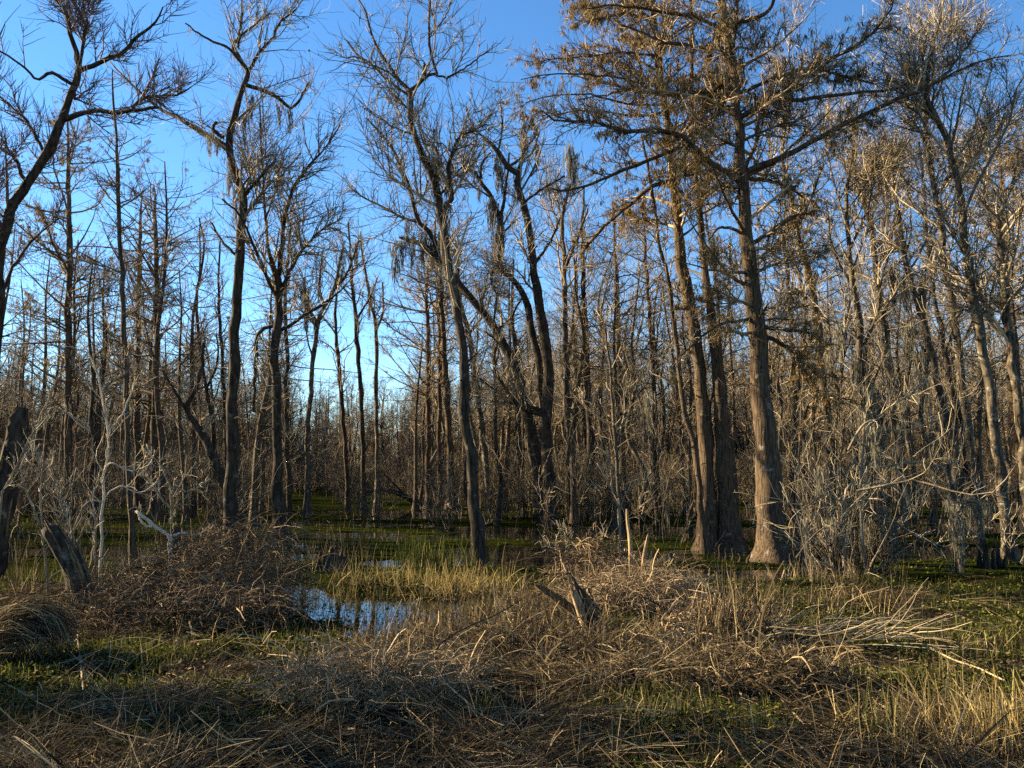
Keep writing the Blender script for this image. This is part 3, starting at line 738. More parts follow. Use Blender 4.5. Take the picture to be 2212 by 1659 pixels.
TT("swamp_gum", "upright grey trunk right of the hooked-top tree, forked near its top", "tree", "gum",
   "1232,1120,19 1228,925,14 1222,754,13 1218,583,12 1216,480,9 1228,400,6", ["1218,583,8 1245,520,6 1270,450,4", "1217,500,6 1190,440,4 1180,380,3"], D=46, seed=68, n1=12, t0=0.55, fringe=250, hscale=1.1)
TT("swamp_gum", "blackish trunk with a broad foot midway between hooked-top and straight cypress", "tree", "slim",
   "1281,1105,30 1276,959,18 1266,771,16 1262,640,12 1258,500,8 1262,400,4", [], D=50, seed=69, n1=14, t0=0.45, hscale=1.15, fringe=150)
TT("bald_cypress", "slim cypress trunk right of the broad-footed blackish trunk", "tree", "cypress",
   "1345,1105,20 1342,900,13 1335,700,11 1330,560,8 1326,450,4", [], D=50, seed=70, n1=46, t0=0.3, l1=2.6, foliage=0.4, hscale=1.1, detail=0.7)
TT("swamp_gum", "thin pale-flecked trunk behind the two broken orange stakes", "tree", "slim",
   "1342,1190,13 1340,1112,10 1332,1000,9 1325,900,8 1318,800,6 1305,700,4", [], D=31, seed=71, n1=10, t0=0.35, bark="gum", hscale=0.8)
TT("bald_cypress", "slim cypress glimpsed left of the straight tall cypress", "tree", "cypress",
   "1420,1105,18 1416,900,12 1405,700,10 1396,560,8 1390,430,4", [], D=52, seed=72, n1=46, t0=0.3, l1=2.6, foliage=0.45, hscale=1.1, detail=0.7)
TT("bald_cypress", "cypress trunk showing in the gap right of the biggest cypress", "tree", "cypress",
   "1722,1100,18 1716,900,12 1708,700,10 1700,560,8 1695,430,4", [], D=52, seed=73, n1=46, t0=0.3, l1=2.6, foliage=0.45, hscale=1.1, detail=0.7)

# ------------------------------------------------------------------ forest behind: a few grown forms, each tree its own object
def proto(style, seed, H=18.0, r=0.2, n1=40, detail=0.8, hscale=1.3, foliage=0.0, thick=1.5, fringe=200, crook=0.5, t0=None, l1=None, sides=10):
    rng = np.random.default_rng(seed); s = STYLE[style]
    k = 7; C = np.zeros((k, 4)); C[:, 2] = np.linspace(0, H, k)
    C[1:, :2] = np.cumsum(rng.normal(size=(k - 1, 2)) * crook * H / 18, axis=0)
    C[:, 3] = r * np.linspace(1, 0.12, k) ** 0.8
    C = np.concatenate([[C[0] - np.array([0, 0, 0.4, 0])], C])
    T = catmull(C, 20); T[:, 3] *= 1 + s['flare'] * 0.7 * np.exp(-np.maximum(T[:, 2], -0.2) / 0.6)
    g = Geo(); tubes(g, T[None, :, :3], T[None, :, 3], sides, mod=flute(s['fl'], 6, 0.9, seed))
    limbs = []
    if style != 'cypress':
        A, RA = sprout(rng, T[None, :, :3], T[None, :, 3], 3, 0.5, 0.75, lambda t, r: np.full(t.shape, H * 0.3), 0.5, 0.4, 10, 0.16, 0.06, 0.75, 0.12, 0.02)
        tubes(g, A, RA, 6); limbs = [(A[i], RA[i]) for i in range(len(A))]
    gt, gf, P1, B = crown_geo(rng, style, T[2:, :3], T[2:, 3], limbs, n1, hscale, detail, thick, foliage=foliage, t0=t0, l1=l1)
    out = dict(trunk=g.mesh("trunk", M[s['bark']]), crown=gt.mesh("crown", M[s['twig']]))
    if gf.n: out['foliage'] = gf.mesh("foliage", M['needles'], False)
    if fringe:
        gm = Geo(); moss_fringe(gm, rng, P1, fringe, 0.9); out['spanish_moss'] = gm.mesh("moss_fringe", M['moss'], False)
    return out

PG = [proto('gum', 200 + i, H=17 + i, r=0.19, n1=16, detail=0.7, fringe=260, thick=1.05, t0=0.4) for i in range(3)] + \
     [proto('slim', 210 + i, H=16 + 2 * i, r=0.15, n1=20, detail=0.8, fringe=160, thick=1.1, hscale=1.4, t0=0.35) for i in range(2)]
PC = [proto('cypress', 220 + i, H=18 + i, r=0.2, n1=46, detail=0.5, foliage=0.35, thick=1.1, fringe=150, crook=0.2, l1=2.0, hscale=1.3, t0=0.3) for i in range(3)]

def place(pr, name, label, x, y, rng, group, scale, tilt):
    root = empty(name, (x, y, 0.0))
    root.rotation_euler = (tilt[0], tilt[1], rng.random() * 6.28)
    w = scale * (0.85 + 0.3 * rng.random()); root.scale = (w, w, scale)
    tag(root, label, "tree", group)
    for k, me in pr.items():
        part(k, me, root, "stuff" if k == 'spanish_moss' else None)
    return root

def forest():
    rng = np.random.default_rng(77); pts = []
    tries = 0
    while len(pts) < 330 and tries < 20000:
        tries += 1
        y = 40 + 84 * rng.random() ** 0.9
        uu = -60 + 2350 * rng.random()
        x = (uu - CU) / F * y
        keep = 1.0 if uu > 1120 else (0.6 if uu < 640 else 0.30)
        if 640 < uu < 930: keep = 0.8 if y > 85 else 0.05
        if 930 < uu < 1120: keep = 0.6 if y > 70 else 0.2
        if rng.random() > keep: continue
        if any((x - a) ** 2 + (y - b) ** 2 < 2.6 for a, b, _ in pts): continue
        pts.append((x, y, uu))
    rec = []
    for x, y, uu in pts:
        cyp = rng.random() < (0.5 if uu > 640 else 0.65)
        sc = 0.70 + 0.36 * rng.random()
        if 640 < uu < 930: sc *= 0.75
        tilt = (rng.normal() * 0.03, rng.normal() * 0.04 - (0.03 if uu > 1100 else 0))
        rec.append((x, y, uu, cyp, sc, tilt))
    MARK = [(-400, "the willow"), (147, "the domed cypress"), (275, "the pale-sided cypress"), (500, "the crooked mossy tree"), (602, "the grey forked tree"), (670, "the candelabra tree"),
            (780, "the three thin trunks"), (1005, "the sky-forked tree"), (1184, "the hooked-top tree"), (1274, "the blackish trunk"), (1520, "the straight cypress"), (1650, "the biggest cypress"),
            (1862, "the moss-bearded trunk"), (2090, "the pale-sided sunlit trunk"), (2800, "the right edge")]
    ORD = "leftmost second third fourth fifth sixth seventh eighth ninth tenth eleventh twelfth thirteenth fourteenth fifteenth sixteenth seventeenth eighteenth nineteenth twentieth twenty-first twenty-second twenty-third twenty-fourth twenty-fifth twenty-sixth twenty-seventh twenty-eighth twenty-ninth thirtieth thirty-first thirty-second thirty-third thirty-fourth thirty-fifth thirty-sixth thirty-seventh thirty-eighth".split()
    rec.sort(key=lambda r: r[2]); count = {}
    for x, y, uu, cyp, sc, tilt in rec:
        gi = max(i for i in range(len(MARK) - 1) if uu >= MARK[i][0]); key = (gi, cyp); count[key] = count.get(key, 0) + 1
        n = ORD[min(count[key], 38) - 1]; where = "between %s and %s" % (MARK[gi][1], MARK[gi + 1][1])
        if cyp:
            place(PC[rng.integers(len(PC))], "bald_cypress", "%s far brown cypress %s" % (n, where), x, y, rng, "cypresses in the forest behind", sc, tilt)
        else:
            place(PG[rng.integers(len(PG))], "swamp_gum", "%s far grey hardwood %s" % (n, where), x, y, rng, "hardwoods in the forest behind", sc, tilt)
forest()

def stalks(rng, base, az, tilt, L, droop, K=5, wig=0.08, floor=0.02):
    n = len(base); P = np.empty((n, K, 3)); P[:, 0] = base
    d = np.stack([np.sin(tilt) * np.cos(az), np.sin(tilt) * np.sin(az), np.cos(tilt)], 1)
    for j in range(1, K):
        d = d + rng.normal(size=(n, 3)) * wig; d[:, 2] -= droop; d = unit(d)
        P[:, j] = P[:, j - 1] + d * (L / (K - 1))[:, None]
        P[:, j, 2] = np.maximum(P[:, j, 2], base[:, 2] + floor)
    return P

def instanced(name, label, cat, meshes, spots):
    """one mass of vegetation: points, each carrying a copy of one of the meshes"""
    pc = bpy.data.collections.new(name + "_forms")
    for m in meshes: pc.objects.link(bpy.data.objects.new(m.name, m))
    sp = np.array(spots, np.float32); me = bpy.data.meshes.new(name); me.vertices.add(len(sp))
    me.vertices.foreach_set("co", sp[:, :3].ravel())
    for an, c in (("sc", 3), ("rz", 4)):
        a = me.attributes.new(an, 'FLOAT', 'POINT'); a.data.foreach_set("value", np.ascontiguousarray(sp[:, c]))
    o = part(name, me); tag(o, label, cat, kind="stuff")
    nt = bpy.data.node_groups.new(name, 'GeometryNodeTree')
    nt.interface.new_socket("Geometry", in_out='INPUT', socket_type='NodeSocketGeometry'); nt.interface.new_socket("Geometry", in_out='OUTPUT', socket_type='NodeSocketGeometry')
    gi, go = nd(nt, "NodeGroupInput"), nd(nt, "NodeGroupOutput")
    ci = nd(nt, "GeometryNodeCollectionInfo"); ci.inputs[0].default_value = pc; ci.inputs["Separate Children"].default_value = True; ci.inputs["Reset Children"].default_value = True
    ip = nd(nt, "GeometryNodeInstanceOnPoints"); ip.inputs["Pick Instance"].default_value = True
    a1 = nd(nt, "GeometryNodeInputNamedAttribute", data_type='FLOAT'); a1.inputs[0].default_value = "sc"
    a2 = nd(nt, "GeometryNodeInputNamedAttribute", data_type='FLOAT'); a2.inputs[0].default_value = "rz"
    cx = nd(nt, "ShaderNodeCombineXYZ"); nt.links.new(a2.outputs[0], cx.inputs[2])
    nt.links.new(gi.outputs[0], ip.inputs["Points"]); nt.links.new(ci.outputs[0], ip.inputs["Instance"])
    nt.links.new(a1.outputs[0], ip.inputs["Scale"]); nt.links.new(cx.outputs[0], ip.inputs["Rotation"]); nt.links.new(ip.outputs[0], go.inputs[0])
    md = o.modifiers.new("scatter", 'NODES'); md.node_group = nt
    return o

def distant_forest():
    """the far wood that reads as one mass, and its run on to the left past the frame, where it shades the bank"""
    rng = np.random.default_rng(88); trees, bushes = [], []
    for k in range(6):
        r2 = np.random.default_rng(300 + k)
        H = 15.0; C = np.zeros((6, 4)); C[:, 2] = np.linspace(-0.3, H, 6); C[1:, :2] = np.cumsum(r2.normal(size=(5, 2)) * 0.3, 0); C[:, 3] = 0.2 * np.linspace(1, 0.15, 6)
        T = catmull(C, 7); g = Geo(); tubes(g, T[None, :, :3], T[None, :, 3], 6, cap=False)
        A, RA = sprout(r2, T[None, :, :3], T[None, :, 3], 46, 0.18, 1.0, lambda t, r: 2.6 * (1.2 - 0.7 * t), 1.1, 0.25, 5, 0.25, 0.05, 0.5, 0.05, 0.018)
        tubes(g, A, RA, 3)
        B, RB = sprout(r2, A, RA, 700, 0.2, 1.0, lambda t, r: 1.2 + 0 * t, 0.8, 0.2, 3, 0.3, 0.05, 0.7, 0.022, 0.012)
        ribbons(g, B, RB, rng=r2)
        trees.append(g.mesh("far_tree", M['twig_far']))
    for k in range(4):
        r2 = np.random.default_rng(320 + k); g = Geo(); n = 16
        b = np.concatenate([r2.normal(size=(n, 2)) * 0.7, np.zeros((n, 1))], 1)
        P = stalks(r2, b, r2.random(n) * 6.28, np.abs(r2.normal(size=n) * 0.3), 2.0 + 3.0 * r2.random(n), 0.0, K=6, wig=0.12)
        R = np.tile(np.linspace(0.028, 0.01, 6), (n, 1)); tubes(g, P, R, 3)
        B, RB = sprout(r2, P, R, 260, 0.2, 1.0, lambda t, r: 0.9 + 0 * t, 0.8, 0.2, 4, 0.3, 0.05, 0.7, 0.014, 0.008); ribbons(g, B, RB * 1.2, rng=r2)
        C, RC = sprout(r2, B, RB, 500, 0.2, 1.0, lambda t, r: 0.45 + 0 * t, 0.8, 0.2, 3, 0.3, 0.05, 0.7, 0.01, 0.006); ribbons(g, C, RC * 1.2, rng=r2)
        bushes.append(g.mesh("far_bush", M['twig_far']))
    spots = []
    for i in range(1100):
        y = 100 + 150 * rng.random(); x = (rng.random() * 1.9 - 1.0) * 0.8 * y; s = 0.9 + 0.5 * rng.random()
        if 640 < x / y * F + CU < 930: s *= 0.75
        spots.append((x, y, 0, s, rng.random() * 6.28))
    for i in range(36):                                   # to the left, out of the frame
        x = -13 - 62 * rng.random() ** 1.3; y = 7 + 15 * rng.random() if i < 8 else 24 + 40 * rng.random()
        if abs(x) > 0.72 * y + 4: spots.append((x, y, 0, 0.9 + 0.4 * rng.random(), rng.random() * 6.28))
    instanced("distant_forest", "hazy brown mass of far bare trees closing the view", "forest", trees, spots)
    spots = []
    for i in range(1500):
        y = 46 + 110 * rng.random() ** 1.1; u = -150 + 2500 * rng.random(); x = (u - CU) / F * y
        if 560 < u < 1000 and y < 85 and rng.random() < 0.85: continue
        if y < 62 and rng.random() < 0.6: continue
        spots.append((x, y, 0, 0.5 + 0.6 * rng.random(), rng.random() * 6.28))
    instanced("underbrush", "brown leafless underbrush massed between the far trunks", "underbrush", bushes, spots)
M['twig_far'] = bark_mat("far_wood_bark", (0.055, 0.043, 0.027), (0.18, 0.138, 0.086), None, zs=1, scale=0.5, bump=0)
distant_forest()

# ------------------------------------------------------------------ saplings, shrubs, thickets
def px_path(s, D, rng=None, drift=0.0):
    c = np.array([[*at(u, v, D), 0.5 * w * D / F] for u, v, w in parse(s)])
    if drift:
        dist = np.concatenate([[0], np.cumsum(np.linalg.norm(np.diff(c[:, :3], axis=0), axis=1))])
        off = dist * drift; k = (D + off) / D
        c[:, 0] *= k; c[:, 1] = D + off; c[:, 2] = CAM_H + (c[:, 2] - CAM_H) * k
    return c

def sapling(name, label, cat, D, stems, seed, n2=30, n3=60, l2=0.6, l3=0.3, bark='pale', twig='twig_pale', up=0.2, wig=0.22, group=None, ang=0.7, t0=0.3):
    """one or several thin traced stems from one foot, with grown side twigs"""
    rng = np.random.default_rng(seed)
    paths = [px_path(s, D, rng, drift=rng.normal() * 0.25 if i else 0) for i, s in enumerate(stems)]
    base = np.array([paths[0][0, 0], D, hz((paths[0][0, 0], D))])
    root = empty(name, base); tag(root, label, cat, group)
    S = np.array([catmull(p, 14) for p in paths]); S[:, :, :3] -= base; S[:, 1:-1, :3] += rng.normal(size=(len(S), 12, 3)) * 0.012
    S[0, 0, 2] = -0.15
    R = np.maximum(S[:, :, 3], 0.005)
    for i in range(len(S)):
        g = Geo(); tubes(g, S[i:i + 1, :, :3], R[i:i + 1], 6); part("stem", g.mesh("stem", M[bark]), root)
    g = Geo()
    B, RB = sprout(rng, S[:, :, :3], R, n2, t0, 1.0, lambda t, r: l2 * (1.2 - 0.6 * t), ang, up, 6, wig, 0.05, 0.6, 0.012, 0.004); tubes(g, B, RB, 4)
    C, RC = sprout(rng, B, RB, n3, 0.15, 1.0, lambda t, r: l3 * (1.2 - 0.5 * t), 0.7, up, 4, wig, 0.05, 0.8, 0.007, 0.003); ribbons(g, C, RC * 1.3, rng=rng)
    part("twigs", g.mesh("twigs", M[twig]), root, "stuff")
    return root

sapling("sapling", "white crooked sapling in front of the pale-sided young cypress", "sapling", 19.0,
        ["220,1300,6 215,1205,6 221,1154,6 218,1111,6 225,1075,6 222,1053,5.5 224,1019,5 234,975,5 233,930,5 226,885,4.5 208,788,4 188,765,3 180,740,2",
         "224,1019,4 240,1000,3.5 262,1010,3 290,1018,3 330,1000,2", "232,940,4 242,925,4 266,890,3.5 285,845,3 300,810,2", "225,1075,3 260,1050,3 300,1065,2.5 340,1040,2"], 401, 46, 110, 0.7, 0.4, bark='white')
sapling("sapling", "thin pale whip arching up at the far left", "sapling", 18.5,
        ["-6,1200,5 4,1075,5 22,1031,5 54,970,4.5 67,941,4 85,919,4 96,885,3.5 115,840,2.5 130,800,2"], 402, 26, 60, 0.6, 0.35)
sapling("sapling", "cluster of pale whips fanning out beside the leaning broken log", "sapling", 18.0,
        ["157,1290,5 157,1199,5 141,1109,4.5 121,1053,4 107,1010,3", "157,1199,4 161,1143,4 179,1098,3.5 201,1075,3 210,1040,2", "157,1205,4 172,1160,3 190,1120,2.5", "150,1150,3 120,1110,2.5 100,1090,2", "158,1210,3 152,1120,3 156,1060,2.5 165,1010,2"], 403, 30, 70, 0.5, 0.3)
sapling("sapling", "tall pale stem rising behind the top of the leaning broken log", "sapling", 17.5,
        ["101,1330,5 101,1243,5 92,1165,4.5 74,1098,4 56,1064,4 47,1019,3 54,988,2", "92,1165,4 90,1127,4 87,1053,3.5 92,1015,3 94,975,2.5", "93,1010,2 110,985,2 118,960,1.5", "92,1015,2 75,985,2 70,960,1.5"], 404, 26, 60, 0.5, 0.3)
sapling("sapling", "pair of straight thin stems just left of the white crooked sapling", "sapling", 17.5,
        ["205,1330,4.5 203,1240,4.5 207,1160,4 206,1111,4 200,1075,3 210,1040,2", "188,1330,4 190,1240,4 202,1180,3.5 212,1110,3 216,1080,2"], 405, 16, 40, 0.4, 0.25)
sapling("dead_branch", "bleached twisted dead branch jutting over the brown thicket", "branch", 20.5,
        ["368,1230,8 366,1175,8 363,1156,7 349,1147,7 331,1134,8 314,1118,7 293,1104,5", "366,1160,6 395,1152,6 415,1157,5 440,1148,4 460,1138,3", "331,1134,5 320,1138,5 300,1118,4 302,1112,3"], 406, 24, 50, 0.35, 0.2, up=0.0, wig=0.35, bark='white')
sapling("sapling", "dead whitish spray of twigs low beside the crooked mossy tree", "sapling", 22.0,
        ["372,1240,6 372,1060,5 390,1063,4 420,1058,4 455,1035,3", "372,1062,5 350,1010,4 330,985,3 310,970,3", "372,1100,4 345,1070,4 320,1030,3 300,1025,2", "372,1080,4 400,1030,3 425,1000,2"], 407, 60, 160, 0.5, 0.3, wig=0.35, up=0.05)
sapling("sapling", "small pale sapling behind the broken trunk, below the hooked-top tree", "sapling", 26.0,
        ["1340,1190,6 1338,1112,5 1322,1060,4 1308,1030,4 1290,1000,3", "1338,1112,4 1350,1070,3 1372,1045,3 1400,1035,2", "1322,1060,3 1318,1010,3 1305,975,2"], 408, 26, 60, 0.5, 0.3)
sapling("sapling", "low tangle of grey twigs standing in dark water, mid centre", "sapling", 24.5,
        ["1245,1235,4 1248,1200,4 1262,1165,3 1275,1140,2", "1240,1235,4 1215,1200,3 1195,1188,3 1170,1180,2", "1245,1230,4 1230,1170,3 1215,1140,2", "1250,1230,3 1290,1190,3 1305,1150,2"], 409, 60, 160, 0.6, 0.35, wig=0.3, bark='dark', twig='twig_gum')
sapling("sapling", "slim leafless whip in the sunlit grass bar by the pool", "sapling", 19.0,
        ["873,1420,3.5 880,1370,3.5 895,1320,3 905,1290,2"], 410, 8, 14, 0.35, 0.2)
sapling("sapling", "dark bare whip standing in the pool's far edge", "sapling", 19.5,
        ["978,1345,4 968,1310,4 965,1290,3 955,1270,2", "970,1312,3 985,1285,2.5 992,1265,2"], 411, 8, 14, 0.3, 0.2, twig='twig_gum')

def shrub(name, label, cat, D, base_px, arcs, seed, n0, H, n2, n3, l2, l3, spread, bark, twig, moss="", wig=0.2, droop=-0.02, r0=0.02, group=None, out=0.7):
    """many-stemmed arching shrub; arcs are the branches one can make out"""
    rng = np.random.default_rng(seed)
    b = at(*base_px, D); base = np.array([b[0], D, 0.0]); root = empty(name, base); tag(root, label, cat, group)
    n = n0; K = 10
    P = np.empty((n, K, 3)); a = rng.random(n) * 6.28; rr = spread * np.sqrt(rng.random(n))
    P[:, 0] = np.stack([rr * np.cos(a), rr * np.sin(a), np.full(n, -0.1)], 1)
    d = unit(np.stack([np.cos(a) * out * rng.random(n), np.sin(a) * out * rng.random(n), np.ones(n)], 1))
    L = H * (0.45 + 0.8 * rng.random(n))
    for j in range(1, K):
        d = d + rng.normal(size=(n, 3)) * wig * 0.6; d[:, 2] += droop; d = unit(d); P[:, j] = P[:, j - 1] + d * (L / (K - 1))[:, None]
    R = r0 * (0.5 + 0.8 * rng.random(n))[:, None] * np.linspace(1, 0.25, K)[None, :]
    g = Geo(); tubes(g, P, R, 6); part("stems", g.mesh("stems", M[bark]), root, "stuff")
    S, SR = P, R
    if arcs:
        A = np.array([catmull(px_path(s, D, rng, rng.normal() * 0.2), K) for s in arcs]); A[:, :, :3] -= base
        for i in range(len(A)):
            g = Geo(); tubes(g, A[i:i + 1, :, :3], np.maximum(A[i:i + 1, :, 3], 0.006), 6); part("branch", g.mesh("branch", M[bark]), root)
        S = np.concatenate([P, A[:, :, :3], A[:, :, :3]]); SR = np.concatenate([R, A[:, :, 3], A[:, :, 3]])
    g = Geo()
    B, RB = sprout(rng, S, np.maximum(SR, 0.006), n2, 0.2, 1.0, lambda t, r: l2 + 0 * t, 0.8, 0.08, 7, wig, 0.07, 0.6, 0.011, 0.005); tubes(g, B, RB, 4)
    C, RC = sprout(rng, B, RB, n3, 0.15, 1.0, lambda t, r: l3 + 0 * t, 0.7, 0.08, 4, wig, 0.06, 0.8, 0.007, 0.0035); ribbons(g, C, RC * 1.3, rng=rng)
    part("twigs", g.mesh("twigs", M[twig]), root, "stuff")
    for (u, v, l) in parse(moss) if moss else ():
        hang_moss(rng, root, tuple(at(u, v, D + rng.normal() * 0.4) - base), l * D / F * 1.1)
    return root

shrub("buttonbush", "big bare shrub with arching straw-pale branches over the water at right", "shrub", 23.0, (1835, 1236),
      ["1886,1110,5 1933,1127,5 1974,1157,4 2027,1177,3 2048,1186,2", "1850,1060,5 1916,1048,5 1974,1036,4 2033,1054,3.5 2097,1069,3 2150,1060,2.5 2197,1001,2",
       "1900,1010,5 1980,998,5 2018,1006,4 2071,998,3", "1833,972,6 1851,937,6 1871,913,5 1900,905,3", "1825,1236,9 1822,1150,8 1825,1075,7 1838,1040,6 1870,1042,5 1935,1052,4",
       "1870,1230,9 1860,1120,7 1862,1000,6 1870,900,5 1885,830,3", "1745,1225,4 1735,1170,4 1720,1110,3 1690,1060,3", "1720,1205,4 1750,1165,4 1780,1140,3 1808,1138,2",
       "1860,960,5 1920,990,5 1950,1040,4 1975,1120,3", "1880,920,5 1950,930,4 2020,910,4 2040,903,2", "1870,930,4 1920,880,4 1970,850,3 2000,810,2", "1830,1090,4 1780,1070,4 1740,1095,3 1720,1080,2", "2000,1030,4 2080,1080,3 2150,1075,3 2205,1040,2"],
      501, 16, 3.2, 150, 520, 1.1, 0.5, 0.5, 'pale', 'twig_pale', moss="1770,1010,70 1740,1120,80 1815,1150,90 1800,1120,60 1905,1090,80 2090,1075,70 2110,1080,80 2130,1085,60 1950,1070,60 1870,880,90 1890,920,90", droop=-0.03, out=0.9)
shrub("mossy_snag", "short moss-draped leaning snag standing in the right-hand water", "snag", 22.6, (2071, 1250),
      ["2072,1256,24 2070,1210,18 2066,1150,15 2062,1089,12 2050,1020,8 2046,980,4", "2064,1110,6 2090,1085,5 2120,1090,3"], 502, 4, 1.4, 18, 40, 0.6, 0.3, 0.15, 'gum', 'twig_gum', moss="2064,1090,110 2068,1150,80 2055,1080,80 2095,1085,80 2075,1130,70", r0=0.03)
shrub("vine_thicket", "root tangle of dark vines at the waterline below the arching shrub", "thicket", 23.6, (1850, 1238), [], 503, 60, 2.0, 90, 160, 0.7, 0.3, 0.9, 'dark', 'vine', wig=0.3, droop=-0.06, r0=0.022, moss="1880,1120,100 1930,1130,90")
shrub("buttonbush", "smaller bare shrub of grey whips left of the arching shrub", "shrub", 25.0, (1735, 1215), [], 504, 14, 2.8, 70, 220, 0.8, 0.4, 0.3, 'gum', 'twig_gum', droop=-0.02)
shrub("buttonbush", "bare grey shrub at the far right in front of the outermost trunks", "shrub", 27.0, (2170, 1180), [], 505, 16, 4.2, 110, 330, 1.0, 0.45, 0.8, 'gum', 'twig_pale', droop=-0.02, out=1.1)
shrub("buttonbush", "dim leafless shrub among the trunks behind the pool", "shrub", 40.0, (985, 1150), [], 506, 16, 3.2, 90, 260, 0.9, 0.45, 0.8, 'dark', 'twig_gum', droop=-0.02, out=1.1)
shrub("buttonbush", "tall straggly shrub inside the right stand, between big cypress and bearded trunk", "shrub", 31.0, (1790, 1170), [], 507, 22, 9.0, 220, 800, 1.3, 0.6, 0.9, 'gum', 'twig_gum', droop=0.0, r0=0.035, out=0.5, moss="1790,760,80 1815,700,90 1800,850,80")
shrub("buttonbush", "tall straggly shrub leaning out at the right of the bearded trunk", "shrub", 32.0, (1965, 1160), [], 508, 24, 9.0, 240, 850, 1.3, 0.6, 0.9, 'gum', 'twig_gum', droop=0.0, r0=0.035, out=0.6, moss="1960,700,90 1985,760,90 2000,820,90 1950,860,70 2010,930,90")
shrub("buttonbush", "grey brushy shrub at the far left under the leaning willow", "shrub", 27.0, (40, 1190), [], 509, 24, 5.0, 170, 600, 1.0, 0.5, 1.5, 'dark', 'twig_gum', droop=-0.015, out=0.8)
shrub("buttonbush", "brushy undergrowth shrub between the young cypresses and the crooked tree", "shrub", 34.0, (390, 1160), [], 510, 24, 6.0, 170, 600, 1.1, 0.55, 1.8, 'dark', 'twig_gum', droop=-0.015, out=0.8)
shrub("buttonbush", "brushy undergrowth shrub right of the hooked-top tree's trunk", "shrub", 36.0, (1260, 1150), [], 511, 24, 6.5, 170, 600, 1.1, 0.55, 1.6, 'dark', 'twig_gum', droop=-0.01, out=0.7)
shrub("buttonbush", "brushy undergrowth shrub before the slim cypress, left of the straight tall cypress", "shrub", 34.0, (1430, 1160), [], 512, 24, 7.5, 190, 650, 1.1, 0.55, 1.4, 'gum', 'twig_gum', droop=-0.01, out=0.6, moss="1400,850,80 1390,880,90 1440,1030,110")

def bramble(name, label, cat, cx, cy, rx, ry, H, n, seed, mat, shaggy=0.5, upright=0, loopy=0.16, r=0.007):
    """mound of dead vines: arching canes over a dome"""
    rng = np.random.default_rng(seed); base = np.array([cx, cy, hz((cx, cy))]); root = empty(name, base); tag(root, label, cat)
    K = 7; a = rng.random(n) * 6.28; q = np.sqrt(rng.random(n))
    p0 = np.stack([rx * q * np.cos(a), ry * q * np.sin(a), np.zeros(n)], 1)
    top = H * np.sqrt(np.clip(1 - q ** 2, 0, 1)) * (0.25 + 1.5 * fbm(p0[:, 0] * 1.3 + seed, p0[:, 1] * 1.3, 3))
    p0[:, 2] = top * rng.random(n) ** 0.5 * 0.9
    d = rng.normal(size=(n, 3)); d[:, 2] = np.abs(d[:, 2]) * 0.7 + 0.1; d = unit(d)
    L = (0.25 + 1.0 * rng.random(n) ** 1.6 + 0.9 * (rng.random(n) > 0.95)) * (0.6 + 0.25 * H)
    P = np.empty((n, K, 3)); P[:, 0] = p0
    for j in range(1, K):
        d = d + rng.normal(size=(n, 3)) * loopy; d[:, 2] -= 0.17; d = unit(d)
        P[:, j] = P[:, j - 1] + d * (L / (K - 1))[:, None]
        P[:, j, 2] = np.maximum(P[:, j, 2], 0.0)
    R = (r * (0.4 + 0.8 * rng.random(n) ** 2 + 1.8 * (rng.random(n) > 0.94)))[:, None] * np.linspace(1, 0.5, K)[None, :]
    g = Geo(); ribbons(g, P, R * 1.3, rng=rng); part("canes", g.mesh("canes", M[mat]), root, "stuff")
    m = int(n * shaggy); g = Geo()
    C, RC = sprout(rng, P, R, m, 0.1, 1.0, lambda t, r: 0.22 + 0 * t, 0.9, 0.0, 3, 0.35, -0.05, 0.8, 0.004, 0.0025); ribbons(g, C, RC * 1.4, rng=rng)
    idx = rng.integers(0, n, m); jj = rng.integers(1, K, m); p = P[idx, jj]; dd = unit(rng.normal(size=(m, 3)) + np.array([0, 0, -0.4])) * (0.02 + 0.04 * rng.random(m))[:, None]
    ribbons(g, np.stack([p, p + dd * 0.5, p + dd], 1), np.tile([[0.003, 0.008, 0.002]], (m, 1)), rng=rng)
    part("withered_leaves", g.mesh("withered_leaves", M[mat], False), root, "stuff")
    if upright:
        a = rng.random(upright) * 6.28; q = rng.random(upright)
        b = np.stack([rx * q * np.cos(a), ry * q * np.sin(a), np.zeros(upright)], 1); K = 5; U = np.empty((upright, K, 3)); U[:, 0] = b
        d = unit(np.stack([rng.normal(size=upright) * 0.25, rng.normal(size=upright) * 0.25, np.ones(upright)], 1)); ln = H * (0.5 + 0.75 * rng.random(upright))
        for j in range(1, K):
            d = unit(d + rng.normal(size=(upright, 3)) * 0.1); U[:, j] = U[:, j - 1] + d * (ln / (K - 1))[:, None]
        g = Geo(); tubes(g, U, np.tile(np.linspace(0.011, 0.005, K), (upright, 1)), 4); part("stems", g.mesh("stems", M['straw']), root, "stuff")
    return root

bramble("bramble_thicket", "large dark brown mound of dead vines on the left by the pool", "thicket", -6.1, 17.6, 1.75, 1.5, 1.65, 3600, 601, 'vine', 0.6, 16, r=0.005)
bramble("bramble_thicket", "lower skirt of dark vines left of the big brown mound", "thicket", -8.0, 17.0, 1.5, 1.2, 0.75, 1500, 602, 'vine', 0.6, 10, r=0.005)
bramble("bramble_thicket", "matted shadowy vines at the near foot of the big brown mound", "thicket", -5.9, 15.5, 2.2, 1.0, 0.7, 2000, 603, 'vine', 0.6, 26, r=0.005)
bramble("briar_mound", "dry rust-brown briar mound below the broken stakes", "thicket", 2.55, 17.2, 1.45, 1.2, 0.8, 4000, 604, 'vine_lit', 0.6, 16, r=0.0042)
bramble("briar_mound", "darker rusty weeds behind the sunlit briar mound", "thicket", 2.0, 20.2, 1.1, 0.9, 1.05, 900, 605, 'vine', 1.2, 24)
